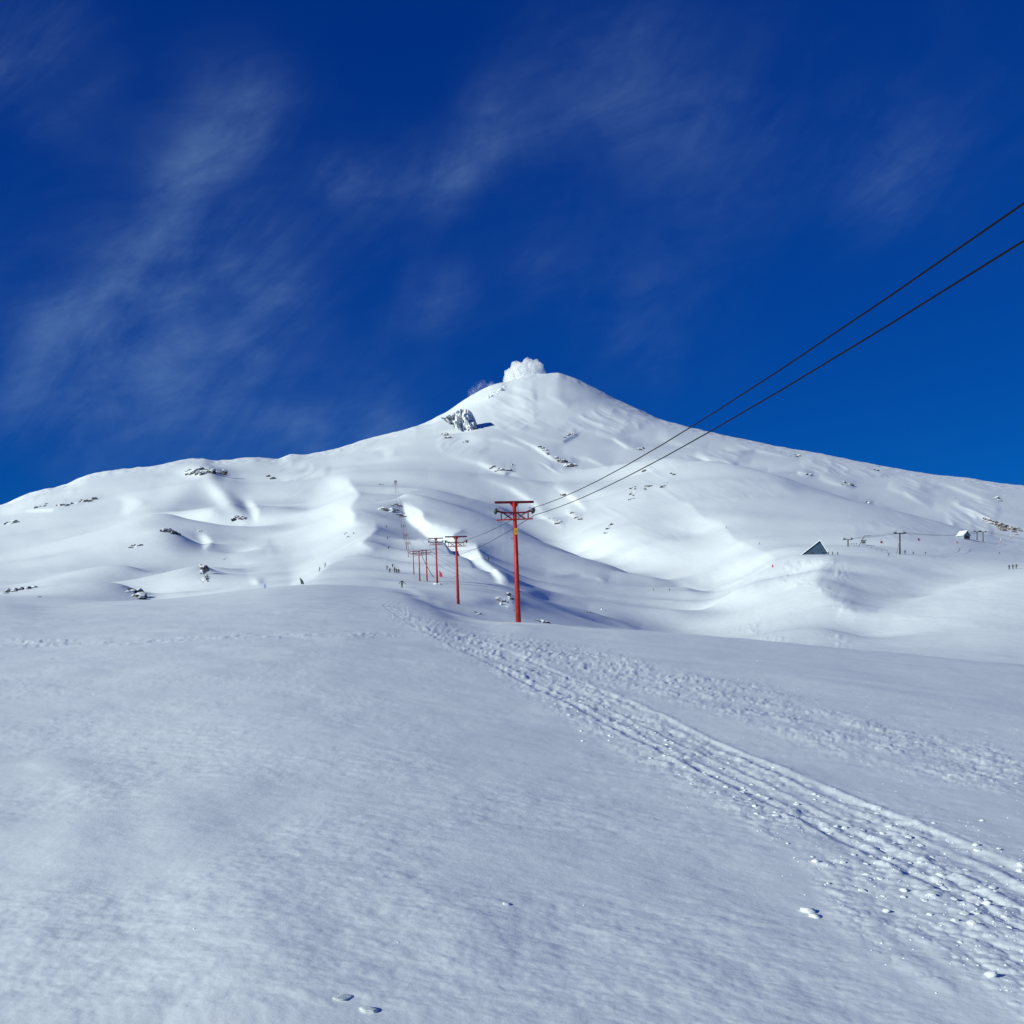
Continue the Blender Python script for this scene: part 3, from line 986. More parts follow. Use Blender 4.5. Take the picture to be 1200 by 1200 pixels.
def plain(name, colr, rough=0.5, metal=0.0, var=0.15, scale=6.0, spec=0.4):
    m, nt, b = new_mat(name)
    tcn = N(nt, 'ShaderNodeTexCoord')
    nz = N(nt, 'ShaderNodeTexNoise')
    nz.inputs['Scale'].default_value = scale
    nz.inputs['Detail'].default_value = 6
    L(nt, tcn.outputs['Object'], nz.inputs['Vector'])
    c0 = tuple(max(v * (1 - var), 0) for v in colr) + (1,)
    c1 = tuple(min(v * (1 + var), 1) for v in colr) + (1,)
    L(nt, ramp(nt, nz.outputs[0], 0.3, 0.7, c0, c1), b.inputs['Base Color'])
    b.inputs['Roughness'].default_value = rough
    b.inputs['Metallic'].default_value = metal
    b.inputs['Specular IOR Level'].default_value = spec
    return m


M_RED = plain('red_tower_paint', (0.38, 0.022, 0.016), 0.5, 0, 0.22, 2.5)
M_GREYPINK = plain('grey_pink_tower_paint', (0.26, 0.13, 0.14), 0.6, 0, 0.2, 1.0)  # greyish pink, makes the small upper towers look faint
M_RED_SHADED = plain('red_paint_with_shade', (0.16, 0.010, 0.018), 0.6, 0, 0.25, 3.0)  # tower red made darker: the beams' shade is put into the colour
M_STEEL = plain('weathered_steel', (0.16, 0.16, 0.17), 0.5, 0.6)
M_GALV = plain('galvanised_steel', (0.45, 0.46, 0.48), 0.45, 0.7)
M_RUBBER = plain('black_rubber', (0.02, 0.02, 0.022), 0.7)
M_CABLE = plain('steel_cable', (0.008, 0.007, 0.009), 0.7, 0.0, 0.05, 0.5, 0.1)
M_YELLOW = plain('yellow_sign_paint', (0.62, 0.40, 0.03), 0.5)
M_INK = plain('black_sign_print', (0.02, 0.02, 0.02), 0.6)
M_BLUE = plain('blue_hut_cladding', (0.016, 0.05, 0.105), 0.6, 0, 0.12, 0.8)
M_DARKWOOD = plain('dark_hut_timber', (0.035, 0.035, 0.04), 0.7, 0, 0.3, 1.5)
M_GREYWALL = plain('grey_hut_cladding', (0.22, 0.27, 0.31), 0.6, 0, 0.1, 0.8)
M_DARKSTEEL = plain('dark_lift_steel', (0.05, 0.045, 0.05), 0.5, 0.4)
M_CHAIR = plain('red_chair_paint', (0.40, 0.03, 0.025), 0.5)
M_FLAGRED = plain('red_flag_cloth', (0.55, 0.05, 0.12), 0.8)
M_FLAGDARK = plain('dark_flag_cloth', (0.05, 0.07, 0.08), 0.8)
M_FLAGBLUE = plain('pale_blue_flag_cloth', (0.30, 0.36, 0.62), 0.8)
M_SKIN = plain('skin', (0.45, 0.27, 0.19), 0.6, 0, 0.05)
M_CLOTH = {k: plain(k + '_cloth', v, 0.85, 0, 0.15, 9.0) for k, v in dict(
    black=(0.012, 0.012, 0.015), navy=(0.015, 0.02, 0.045), charcoal=(0.03, 0.03, 0.035), red=(0.35, 0.02, 0.02), grey=(0.12, 0.12, 0.13), blue=(0.03, 0.07, 0.2)).items()}
M_LUMP = snow_material('clump_snow', [(14.0, (1, 1, 1), 0.02, 0.5)])


def rock_material(name, dark, light, snow_lo, snow_hi, scale):
    m, nt, b = new_mat(name)
    tcn = N(nt, 'ShaderNodeTexCoord')
    geo = N(nt, 'ShaderNodeNewGeometry')
    nz = N(nt, 'ShaderNodeTexNoise')
    nz.inputs['Scale'].default_value = scale
    nz.inputs['Detail'].default_value = 8
    nz.inputs['Roughness'].default_value = 0.65
    L(nt, tcn.outputs['Object'], nz.inputs['Vector'])
    rc = ramp(nt, nz.outputs[0], 0.35, 0.68, dark + (1,), light + (1,))
    sp = N(nt, 'ShaderNodeSeparateXYZ')
    L(nt, geo.outputs['Normal'], sp.inputs[0])
    nz2 = N(nt, 'ShaderNodeTexNoise')
    nz2.inputs['Scale'].default_value = scale * 0.6
    nz2.inputs['Detail'].default_value = 6
    L(nt, tcn.outputs['Object'], nz2.inputs['Vector'])
    up = math_node(nt, 'ADD', sp.outputs[2], math_node(nt, 'MULTIPLY', math_node(nt, 'SUBTRACT', nz2.outputs[0], 0.5), 1.3))
    sn = ramp(nt, up, snow_lo, snow_hi)
    L(nt, mix_rgb(nt, sn, rc, (0.84, 0.88, 0.91, 1)), b.inputs['Base Color'])
    bp = N(nt, 'ShaderNodeBump')
    bp.inputs['Strength'].default_value = 0.8
    bp.inputs['Distance'].default_value = 0.6 / scale
    L(nt, nz.outputs[0], bp.inputs['Height'])
    L(nt, bp.outputs[0], b.inputs['Normal'])
    b.inputs['Roughness'].default_value = 0.85
    b.inputs['Specular IOR Level'].default_value = 0.2
    return m


M_ROCK = rock_material('basalt_rock', (0.03, 0.032, 0.037), (0.15, 0.15, 0.155), 0.40, 0.70, 0.5)
M_ROCKB = rock_material('brown_rock', (0.04, 0.034, 0.03), (0.20, 0.155, 0.12), 0.62, 0.9, 0.5)
M_RIME = rock_material('rime_covered_rock', (0.52, 0.54, 0.56), (0.86, 0.88, 0.90), -0.25, 0.6, 0.09)

# ------------------------------------------------------------------ rock outcrops
def lava_rock(bm, c, s, rnd, flat=1.0):
    """one angular block: a subdivided icosahedron cut by random planes"""
    vs = bmesh.ops.create_icosphere(bm, subdivisions=2, radius=1.0, matrix=Matrix.Identity(4))['verts']
    planes = []
    for _ in range(7):
        n = Vector((rnd.gauss(0, 1), rnd.gauss(0, 1), rnd.gauss(0, 1))).normalized()
        planes.append((n, rnd.uniform(0.45, 0.85)))
    rot = Matrix.Rotation(rnd.uniform(0, 6.28), 3, 'Z') @ Matrix.Rotation(rnd.uniform(-.4, .4), 3, 'X')
    for v in vs:
        p = v.co.copy()
        for n, d in planes:
            e = p.dot(n) - d
            if e > 0:
                p -= n * e
        p *= 1 + rnd.uniform(-.06, .06)
        p = rot @ p
        v.co = Vector((p.x * s[0], p.y * s[1], p.z * s[2] * flat)) + c
    return vs


def outcrop(x, y, w, h, n, ang, label, mat=None, size=1.0, name='rock_outcrop', skip=None, seed=0):
    rnd = random.Random(int(x * 7 + y * 13) + seed)
    base = surf(x, y + h * 0.35, skip)
    m = base.y / F
    c, s = math.cos(R(ang)), math.sin(R(ang))
    t = empty(name, base)
    for i in range(n):
        q = (i + rnd.uniform(0.1, 0.9)) / n - 0.5
        ox, oy = q * w * 0.92, rnd.uniform(-0.32, 0.32) * h
        qx, qy = x + ox * c - oy * s, y + ox * s + oy * c
        p = surf(qx, qy + h * 0.2, skip)
        if abs(p.y - base.y) > base.y * 0.12:
            p = Vector(((qx - 600) / F * base.y, base.y, base.z + (y - qy) * m * 0.7))
        k = size * rnd.uniform(0.6, 1.25)
        sx = m * math.sqrt(w * h / n) * 0.80 * k
        sz = sx * rnd.uniform(0.65, 1.05)
        bm = bmesh.new()
        lava_rock(bm, Vector((0, 0, 0)), (sx, sx * rnd.uniform(0.8, 1.3), sz), rnd)
        obj('rock', bm, mat or M_ROCK, t, False, p - base - Vector((0, 0, 0.25 * sz)))
    return tag(t, label, 'rock')


OUT = [
 (241, 551, 50, 11, 22, -2, 'long dark rock ridge with snow cap just under the left skyline', None),
 (50, 592, 18, 5, 4, -8, 'small rock band on the upper left slope, left of the long thin band', None),
 (90, 589, 52, 5, 9, -10, 'long thin rock band across the upper left slope', None),
 (14, 611, 20, 8, 4, 0, 'pair of dark boulders low on the far left slope below the thin bands', None),
 (280, 607, 17, 8, 5, 14, 'dark rocks beside the bright scoop below the long ridge', None),
 (200, 621, 24, 8, 6, 8, 'dark rocks topping the middle left knoll', None),
 (158, 640, 18, 5, 4, -14, 'few low rocks on the left shoulder of the middle knoll', None),
 (234, 622, 6, 4, 2, 0, 'tiny rock right of the middle left knoll', None),
 (240, 668, 26, 13, 13, 75, 'steep column of snow plastered rocks on the lower left knoll', None),
 (158, 694, 24, 17, 8, 25, 'rocks on the steep right end of the lowest left knoll', None),
 (22, 689, 44, 7, 8, -10, 'row of dark rocks above the near crest at the far left', None),
 (47, 700, 8, 4, 2, 0, 'two small stones on the lowest left mound', None),
 (316, 559, 10, 8, 2, 20, 'lone dark wedge rock right of the long ridge', None),
 (264, 653, 5, 5, 2, 0, 'tiny boulder between the lower knoll and the bright wall', None),
 (410, 626, 11, 6, 4, 0, 'dark tuft of rocks in the bright snow wall left of the lift', None),
 (457, 597, 28, 9, 7, 14, 'dark rock ledge on the crest beside the upper lift towers', None),
 (463, 591, 12, 4, 3, 0, 'snow topped rock just above the ledge by the lift', None),
 (446, 567, 4, 3, 1, 0, 'tiny rock left of the topmost lift tower', None),
 (598, 697, 16, 9, 7, 65, 'dark upright rock in the hollow behind the nearest red tower', None),
 (589, 705, 20, 9, 6, 25, 'slanting rocks in the hollow left of the nearest red tower', None),
 (634, 727, 22, 5, 5, 10, 'low rocks just right of the foot of the nearest red tower', None),
 (558, 718, 8, 5, 3, 10, 'small rock under the drift between the two nearest towers', None),
 (586, 549, 26, 8, 7, 12, 'row of rimed rocks on the cone below the big cliff', None),
 (602, 545, 5, 4, 1, 0, 'lone small rock right of the rimed row on the cone', None),
 (638, 527, 18, 7, 5, 32, 'upper rocks of the slanting ledge across the cone', None),
 (662, 541, 28, 9, 8, 26, 'lower rimed rocks of the slanting ledge across the cone', None),
 (666, 510, 13, 5, 4, -20, 'rocks at the end of the round drift high on the cone', None),
 (750, 525, 12, 4, 4, 0, 'rocks at the end of the bright drift right of the cone centre', None),
 (742, 573, 15, 9, 8, 85, 'vertical dark crag at the head of the right hand valley', None),
 (759, 569, 14, 8, 5, -35, 'rocks running up right from the vertical crag', None),
 (740, 584, 6, 4, 2, 0, 'small rocks just below the vertical crag', None),
 (780, 568, 12, 5, 3, -25, 'scattered stones on the dome right of the vertical crag', None),
 (788, 555, 9, 3, 2, 20, 'two stones near the top of the dome', None),
 (755, 551, 8, 3, 2, -10, 'thin dark stones on the top edge of the dome', None),
 (715, 616, 12, 5, 4, -25, 'small rocks on the bright valley wall', None),
 (710, 624, 5, 4, 2, 0, 'single stone below the small rocks on the valley wall', None),
 (660, 578, 6, 7, 2, 40, 'small dark rock on the left side of the valley head', None),
 (676, 604, 14, 6, 5, 22, 'rocks on the gully ledge right of the nearest tower top', None),
 (651, 610, 16, 6, 5, 18, 'rocks beside the right arm of the nearest tower', None),
 (581, 459, 26, 6, 7, -28, 'rimed rock band just under the left side of the summit', 'rime'),
 (524, 509, 14, 7, 4, 35, 'rocks below the left end of the big cliff', None),
 (546, 517, 8, 7, 3, 40, 'dark rocks beside the bright hollow under the big cliff', None),
 (993, 567, 18, 6, 6, 10, 'dark rocks in the drift on the upper right slope', None),
 (946, 556, 10, 4, 3, 5, 'small rocks left of the drift rocks on the upper right slope', None),
 (1018, 588, 11, 3, 3, 5, 'thin row of rocks above the chairlift slope', None),
 (1025, 551, 8, 3, 2, 15, 'small stones close under the right skyline', None),
 (932, 534, 14, 3, 4, 6, 'thin rocks along the bright drift under the right skyline', None),
 (1168, 584, 11, 6, 4, 15, 'grey rocks high on the far right slope', None),
 (1118, 582, 4, 3, 1, 0, 'single stone on the drift left of the far right rocks', None),
 (1088, 593, 4, 2, 1, 0, 'tiny stone on the slope above the right hand hut', None),
 (1145, 604, 6, 2, 2, 0, 'two flat stones above the brown crag', None),
 (690, 716, 6, 4, 2, 0, 'left stones in the hollow right of the nearest tower', None),
 (707, 714, 6, 4, 2, 0, 'right stones in the hollow right of the nearest tower', None),
]
for (x, y, w_, h_, n, a_, lab, mk) in OUT:
    outcrop(x, y, w_, h_, n, a_, lab, M_RIME if mk == 'rime' else None, 1.25 if w_ * h_ > 220 else 0.95)
outcrop(1163, 611, 24, 9, 14, 22, 'brown rocks of the left part of the crag on the far right slope', M_ROCKB, 1.15)
outcrop(1183, 618, 28, 13, 24, 14, 'big brown crag on the far right slope above the chairlift', M_ROCKB, 1.15)

# the ice plastered cliff on the left shoulder of the cone
cb = surf(541, 505)
bm = bmesh.new()
mpx = cb.y / F
nu, nv_ = 46, 30
top = [(518, 491), (524, 489), (531, 485), (538, 480), (545, 478.5), (551, 482), (555, 489), (558, 498), (561, 506)]
bot = [(518, 493), (524, 496), (531, 501), (538, 505), (545, 507.5), (551, 508.5), (555, 508.5), (558, 508.2), (561, 507.5)]
gv = {}
for i in range(nu):
    xx_ = 518 + 43.0 * i / (nu - 1)
    yt = np.interp(xx_, [p[0] for p in top], [p[1] for p in top])
    yb = np.interp(xx_, [p[0] for p in bot], [p[1] for p in bot])
    yt += 1.2 * (vnoise(np.array([xx_ / 2.3]), np.array([3.3]), 5)[0])
    for j in range(nv_):
        t = j / (nv_ - 1)
        if t <= 0.72:                       # the face
            q = t / 0.72
            yy = yb + (yt - yb) * q + 1.5 * (1 - q)
            dep = -30 + 26 * q * q
        else:                               # the top runs back into the slope
            q = (t - 0.72) / 0.28
            yy = yt + 2.5 * q
            dep = -4 + 75 * q
        nzv = fbm(np.array([xx_ / 5.0]), np.array([t * 5.0]), 17, 4, 0.6)[0]
        rib = vnoise(np.array([xx_ / 1.6]), np.array([t * 1.5]), 23)[0]
        dep += (26 * nzv + 10 * rib) * (1 if t < 0.8 else 0.3)
        Y_ = cb.y + dep
        gv[i, j] = bm.verts.new(Vector(((xx_ - 600) / F * cb.y, Y_, EYE + (HOR - yy) / F * cb.y + (dep if t > 0.72 else 0) * 0.3)) - cb)
for i in range(nu - 1):
    for j in range(nv_ - 1):
        bm.faces.new((gv[i, j], gv[i + 1, j], gv[i + 1, j + 1], gv[i, j + 1]))
tag(obj('rock_cliff', bm, M_RIME, None, False, cb), 'big ice plastered cliff on the left shoulder of the volcano cone', 'cliff')

# ------------------------------------------------------------------ red lift towers
HEAD = math.atan(0.131)
TILT = R(-2.0)


def build_tower():
    t = empty('lift_tower', (0, 0, 0))
    bm = bmesh.new()
    add_cyl(bm, (0, 0, -1.2), (0, 0, 9.0), 0.215, 0.135, 20)
    obj('pole', bm, M_RED, t, True)
    bm = bmesh.new()
    add_box(bm, (0, 0, 9.06), (2.95, 0.15, 0.05))
    add_box(bm, (0, 0, 8.94), (2.95, 0.15, 0.05))
    add_box(bm, (0, 0, 9.0), (2.94, 0.04, 0.10))
    obj('top_beam', bm, M_RED_SHADED, t)
    for s_ in (-1, 1):
        bm = bmesh.new()
        v = [bm.verts.new((s_ * a, b, c)) for b in (-0.03, 0.03) for a, c in ((0.12, 8.91), (0.36, 8.91), (0.12, 8.6))]
        bm.faces.new(v[:3])
        bm.faces.new(v[3:])
        for i in range(3):
            j = (i + 1) % 3
            bm.faces.new((v[i], v[j], v[3 + j], v[3 + i]))
        obj('gusset', bm, M_RED, t)
    bm = bmesh.new()
    add_bar(bm, (-0.95, -0.16, 8.22), (0.95, -0.16, 8.22), 0.06, 0.08)
    add_bar(bm, (-0.95, 0.16, 8.22), (0.95, 0.16, 8.22), 0.06, 0.08)
    obj('upper_chord', bm, M_RED_SHADED, t)
    bm = bmesh.new()
    add_bar(bm, (-1.38, -0.16, 7.68), (1.38, -0.16, 7.74), 0.06, 0.06)
    add_bar(bm, (-1.38, 0.16, 7.68), (1.38, 0.16, 7.74), 0.06, 0.06)
    obj('lower_chord', bm, M_RED, t)
    for s_ in (-1, 1):
        for (a, b) in (((0.15, 8.2), (0.85, 7.7)), ((0.15, 7.7), (0.85, 8.2)), ((1.02, 8.2), (1.02, 7.72))):
            bm = bmesh.new()
            for yy in (-0.16, 0.16):
                add_bar(bm, (s_ * a[0], yy, a[1]), (s_ * b[0], yy, b[1]), 0.045)
            obj('brace', bm, M_RED_SHADED, t)
        bm = bmesh.new()
        add_bar(bm, (s_ * 0.72, 0, 8.20), (s_ * 1.36, 0, 8.36), 0.10, 0.13)
        obj('end_arm', bm, M_RED_SHADED, t)
        fr = None
        bm = bmesh.new()
        add_box(bm, (s_ * 1.33, 0, 8.34), (0.04, 0.95, 0.10))
        add_box(bm, (s_ * 1.49, 0, 8.34), (0.04, 0.95, 0.10))
        add_box(bm, (s_ * 1.41, 0, 8.40), (0.20, 0.12, 0.05))
        fr = obj('sheave_frame', bm, M_STEEL, t)
        for yy in (-0.36, 0.0, 0.36):
            bm = bmesh.new()
            add_cyl(bm, (s_ * 1.41 - 0.05, yy, 8.34), (s_ * 1.41 + 0.05, yy, 8.34), 0.19, None, 20)
            add_cyl(bm, (s_ * 1.41 - 0.10, yy, 8.34), (s_ * 1.41 + 0.10, yy, 8.34), 0.05, None, 8)
            obj('sheave_wheel', bm, M_RUBBER, fr, False)
        bm = bmesh.new()
        add_bar(bm, (s_ * 1.30, -0.35, 8.42), (s_ * 1.12, -0.35, 8.56), 0.05)
        add_bar(bm, (s_ * 1.12, -0.45, 8.56), (s_ * 1.12, 0.45, 8.56), 0.04)
        obj('rope_guard', bm, M_GALV, t)
    bm = bmesh.new()
    add_box(bm, (0.26, -0.06, 8.52), (0.06, 0.05, 0.8))
    add_box(bm, (0.23, -0.06, 8.02), (0.06, 0.05, 0.34))
    obj('bracket', bm, M_GALV, t)
    for i, zz in enumerate((0.9, 2.3, 3.7, 5.1, 6.3)):
        bm = bmesh.new()
        sgn_ = 1 if i % 2 else -1
        add_cyl(bm, (sgn_ * 0.16, 0, zz), (sgn_ * 0.33, 0, zz), 0.02, None, 6)
        obj('step_peg', bm, M_RED_SHADED, t)
    return t


proto = build_tower()
# photograph position of each foot and top row
TOWERS = [
 (607.5, 729.5, 588.0, 'tall red lift tower with a yellow plate, nearest of the tower line'),
 (537.0, 708.0, 628.5, 'red lift tower next uphill from the one with the yellow plate'),
 (512.5, 684.0, 630.5, 'red lift tower with a snow pad at its foot beside the pink flag'),
 (500.5, 681.0, 644.5, 'red lift tower just left of the one with the snow pad'),
 (492.0, 681.0, 645.5, 'thin red lift tower in the middle of the group of three'),
 (485.0, 673.0, 646.0, 'thin red lift tower at the upper end of the group of three'),
 (478.6, 653.0, 635.0, 'small greyish pink lift tower first above the group of three'),
 (476.2, 643.5, 625.5, 'small greyish pink lift tower second above the group of three'),
 (473.6, 632.5, 615.0, 'small greyish pink lift tower third above the group of three'),
 (470.6, 617.5, 603.5, 'small lift tower just below the rock ledge'),
 (468.6, 606.5, 592.0, 'small lift tower beside the rock ledge on the crest'),
 (464.0, 578.0, 566.5, 'topmost tiny lift tower with a square board above its arms'),
]
tower_mats = []
for i, (fx, fy, ty, lab) in enumerate(TOWERS):
    p = surf(fx, fy)
    if i == 0:
        p = Vector(((fx - 600) / F * 75.5, 75.5, ground_z((fx - 600) / F * 75.5, 75.5)))
    hgt = (fy - ty) / F * p.y
    sc = hgt / 9.05
    o = proto if i == 0 else copy_tree(proto)
    o.location = p
    o.rotation_euler = (0, TILT, HEAD)
    o.scale = (sc, sc, sc)
    tag(o, lab, 'lift tower', 'red lift towers up the slope')
    tower_mats.append(Matrix.LocRotScale(p, o.rotation_euler.to_quaternion(), o.scale))
    if i >= 6:
        for ch in o.children_recursive:
            if ch.type == 'MESH':
                ch.material_slots[0].link = 'OBJECT'
                ch.material_slots[0].material = M_GREYPINK
    if i == 0:
        near_tower = o
# yellow plate on the nearest tower
bm = bmesh.new()
add_box(bm, (0.03, -0.19, 6.80), (0.25, 0.012, 0.46))
plate = obj('sign_plate', bm, M_YELLOW, near_tower)
bm = bmesh.new()
for (a, b) in (((0.06, 6.92), (-0.02, 6.80)), ((-0.02, 6.80), (0.07, 6.80)), ((0.07, 6.80), (0.00, 6.67))):
    add_bar(bm, (a[0], -0.199, a[1]), (b[0], -0.199, b[1]), 0.006, 0.028)
obj('warning_mark', bm, M_INK, plate)
# board over the topmost tower
for o in COL.objects:
    if o.get('label', '').startswith('topmost tiny'):
        bm = bmesh.new()
        add_box(bm, (0, 0, 10.6), (2.6, 0.2, 2.4))
        obj('board', bm, M_GALV, o)
# snow pad round the third tower's foot
p3 = surf(512.5, 684.5)
bm = bmesh.new()
vs = bmesh.ops.create_icosphere(bm, subdivisions=3, radius=1.0)['verts']
for v in vs:
    k = 1 + 0.15 * math.sin(5 * v.co.x + 3 * v.co.y)
    v.co = Vector((v.co.x * 0.95 * k, v.co.y * 0.9 * k, v.co.z * 0.22))
tag(obj('snow_pad', bm, M_LUMP, None, True, p3), 'low white snow pad heaped round the foot of the third red tower', 'snow')


def cable(name, pts, r, mat, label, cat='cable', sag=0.0, group=None):
    """a tube through points; sag = drop in metres in the middle of each span"""
    path = []
    for i, (a, b) in enumerate(zip(pts[:-1], pts[1:])):
        n = 10
        sg_ = sag[i] if isinstance(sag, (list, tuple)) else sag
        for k in range(n + (1 if i == len(pts) - 2 else 0)):
            t = k / n
            p = a.lerp(b, t)
            p = Vector((p.x, p.y, p.z - 4 * sg_ * t * (1 - t)))
            path.append(p)
    bm = bmesh.new()
    rings = []
    org = path[0]
    for i, p in enumerate(path):
        d = (path[min(i + 1, len(path) - 1)] - path[max(i - 1, 0)]).normalized()
        sx_ = d.cross(Vector((0, 0, 1))).normalized()
        sy_ = sx_.cross(d)
        rings.append([bm.verts.new(p - org + sx_ * r * math.cos(a_) + sy_ * r * math.sin(a_)) for a_ in [math.tau * q / 6 for q in range(6)]])
    for a, b in zip(rings[:-1], rings[1:]):
        for q in range(6):
            bm.faces.new((a[q], a[(q + 1) % 6], b[(q + 1) % 6], b[q]))
    bm.faces.new(rings[0])
    bm.faces.new(rings[-1][::-1])
    return tag(obj(name, bm, mat, None, True, org), label, cat, group)


def at_px(x, y, d):
    return Vector(((x - 600) / F * d, d, EYE + (HOR - y) / F * d))


R_SH = Vector((1.41, 0, 8.55))
L_SH = Vector((-1.41, 0, 8.55))
upper = [Vector((16.4, -40.0, 8.6)), at_px(1245, 207, 16.4), tower_mats[0] @ R_SH]
for k in range(1, 6):
    upper.append(tower_mats[k] @ R_SH)
cable('haul_cable', upper, 0.021, M_CABLE, 'upper black lift cable running from the nearest tower\'s right wheels up to the frame edge', sag=[0.2, 0.75, 0.25, 0.3, 0.15, 0.1, 0.1])
low1 = at_px(626.5, 603.5, 75.2)
lower = [Vector((16.0, -40.0, 8.0)), at_px(1245, 254, 16.4), low1, tower_mats[3] @ R_SH]
cable('haul_cable', lower, 0.021, M_CABLE, 'lower black lift cable sagging past the second red tower', sag=[0.2, 0.65, 1.9])
cable('haul_cable', [tower_mats[k] @ R_SH for k in range(5, 12)], 0.035, M_CABLE, 'right hand dark cable linking the small upper lift towers', sag=0.8)
cable('haul_cable', [tower_mats[k] @ L_SH for k in range(5, 12)], 0.035, M_CABLE, 'left hand dark cable linking the small upper lift towers', sag=1.2)
# loose rope from the group of three down to the snow
cable('guy_rope', [tower_mats[4] @ Vector((0.6, 0, 8.3)), surf(508.5, 677)], 0.07, M_CABLE, 'dark rope slanting from the group of three towers to the snow', 'rope', sag=0.4)


# ------------------------------------------------------------------ flags
def flag(x, y, hpx, mat, label, lean=-0.12):
    p = surf(x, y)
    h_ = hpx / F * p.y
    t = empty('feather_flag', p)
    bm = bmesh.new()
    add_cyl(bm, (0, 0, -0.3), (lean * h_ * 1.0, 0, h_), 0.03, 0.02, 6)
    obj('flag_pole', bm, M_GALV, t)
    bm = bmesh.new()
    n = 8
    fr, bk = [], []
    for i in range(n + 1):
        q = i / n
        z = h_ * (0.12 + 0.88 * q)
        x0 = lean * h_ * q
        w_ = 0.40 * h_ * math.sin(math.pi * (0.35 + 0.60 * q)) ** 0.8
        for lst, yy in ((fr, -0.015), (bk, 0.015)):
            wob_ = 0.05 * math.sin(q * 5)
            lst.append((bm.verts.new((x0, yy, z)), bm.verts.new((x0 + w_, yy + wob_, z - 0.03 * h_))))
    for i in range(n):
        bm.faces.new((fr[i][0], fr[i][1], fr[i + 1][1], fr[i + 1][0]))
        bm.faces.new((bk[i][0], bk[i + 1][0], bk[i + 1][1], bk[i][1]))
        bm.faces.new((fr[i][1], bk[i][1], bk[i + 1][1], fr[i + 1][1]))
    obj('flag_cloth', bm, mat, t)
    return tag(t, label, 'flag')


flag(515.5, 677, 8.5, M_FLAGRED, 'small pink feather flag in the snow right of the third red tower')
flag(353.0, 685.5, 8.5, M_FLAGDARK, 'dark feather flag standing at the foot of the bright snow wall', -0.2)
flag(309.5, 689.5, 6.5, M_FLAGBLUE, 'pale blue feather flag left of the dark one', -0.05)
flag(904.5, 665.5, 4.5, M_FLAGRED, 'tiny red marker flag at the edge of the snow bank', 0.1)


# ------------------------------------------------------------------ people
def person_mesh(name, joints, edges, radii):
    me = bpy.data.meshes.new(name + '_skeleton')
    me.from_pydata(joints, edges, [])
    o = bpy.data.objects.new(name + '_tmp', me)
    COL.objects.link(o)
    md = o.modifiers.new('skin', 'SKIN')
    md.use_smooth_shade = True
    for i, r_ in enumerate(radii):
        me.skin_vertices[0].data[i].radius = r_ if isinstance(r_, tuple) else (r_, r_)
    me.skin_vertices[0].data[0].use_root = True
    sb = o.modifiers.new('sub', 'SUBSURF')
    sb.levels = sb.render_levels = 1
    bpy.context.view_layer.update()
    dg = bpy.context.evaluated_depsgraph_get()
    out = bpy.data.meshes.new_from_object(o.evaluated_get(dg))
    out.name = name
    bpy.data.objects.remove(o)
    out.materials.clear()
    for m in (M_CLOTH['black'], M_CLOTH['charcoal'], M_CLOTH['black'], M_SKIN):
        out.materials.append(m)
    for p in out.polygons:
        c = p.center
        p.material_index = 0 if c.z < 0.86 else (1 if c.z < 1.47 else (3 if (c.y < -0.03 and c.z < 1.66) else 2))
    out.polygons.foreach_set('use_smooth', np.ones(len(out.polygons), dtype=bool))
    return out


def pose(stride=0.0, arm=0.2, lean=0.0, bend=0.0, arm_fwd=0.0):
    """adult of 1.75 m facing -y; joints: pelvis, spine, neck, head, legs, arms"""
    hz = 0.92 - bend * 0.35
    J = [(0, 0, hz), (0, -lean * .4, hz + 0.22), (0, -lean, hz + 0.50), (0, -lean * 1.1, hz + 0.60), (0, -lean * 1.2 - .01, hz + 0.70), (0, -lean * 1.2, hz + 0.80)]
    rd = [(0.155, 0.12), (0.15, 0.115), (0.165, 0.12), (0.06, 0.06), (0.098, 0.11), (0.085, 0.095)]
    E = [(0, 1), (1, 2), (2, 3), (3, 4), (4, 5)]
    for s_ in (-1, 1):
        f_ = stride * s_
        k = len(J)
        J += [(s_ * 0.10, 0, hz - 0.06), (s_ * 0.12, -bend * .25 - f_ * .5, 0.48 - bend * .1), (s_ * 0.13, f_ * -0.8 + bend * .05, 0.09), (s_ * 0.14, f_ * -0.8 - 0.17, 0.05)]
        rd += [(0.10, 0.10), (0.075, 0.08), (0.06, 0.065), (0.055, 0.05)]
        E += [(0, k), (k, k + 1), (k + 1, k + 2), (k + 2, k + 3)]
        k = len(J)
        sh = hz + 0.46
        J += [(s_ * 0.20, -lean, sh), (s_ * (0.24 + arm * .8), -lean - arm_fwd * .3, sh - 0.26), (s_ * (0.26 + arm * 1.5), -lean - arm_fwd - 0.08, sh - 0.46), (s_ * (0.26 + arm * 1.6), -lean - arm_fwd - 0.14, sh - 0.54)]
        rd += [(0.075, 0.075), (0.058, 0.058), (0.045, 0.045), (0.042, 0.05)]
        E += [(2, k), (k, k + 1), (k + 1, k + 2), (k + 2, k + 3)]
    return J, E, rd


POSES = {'stand': person_mesh('person_standing', *pose()), 'walk': person_mesh('person_walking', *pose(0.28, 0.15, 0.10, 0.05, 0.15)),
         'ski': person_mesh('person_skiing', *pose(0.05, 0.25, 0.15, 0.25, 0.2)), 'crouch': person_mesh('person_crouching', *pose(0.1, 0.2, 0.22, 0.85, 0.25))}


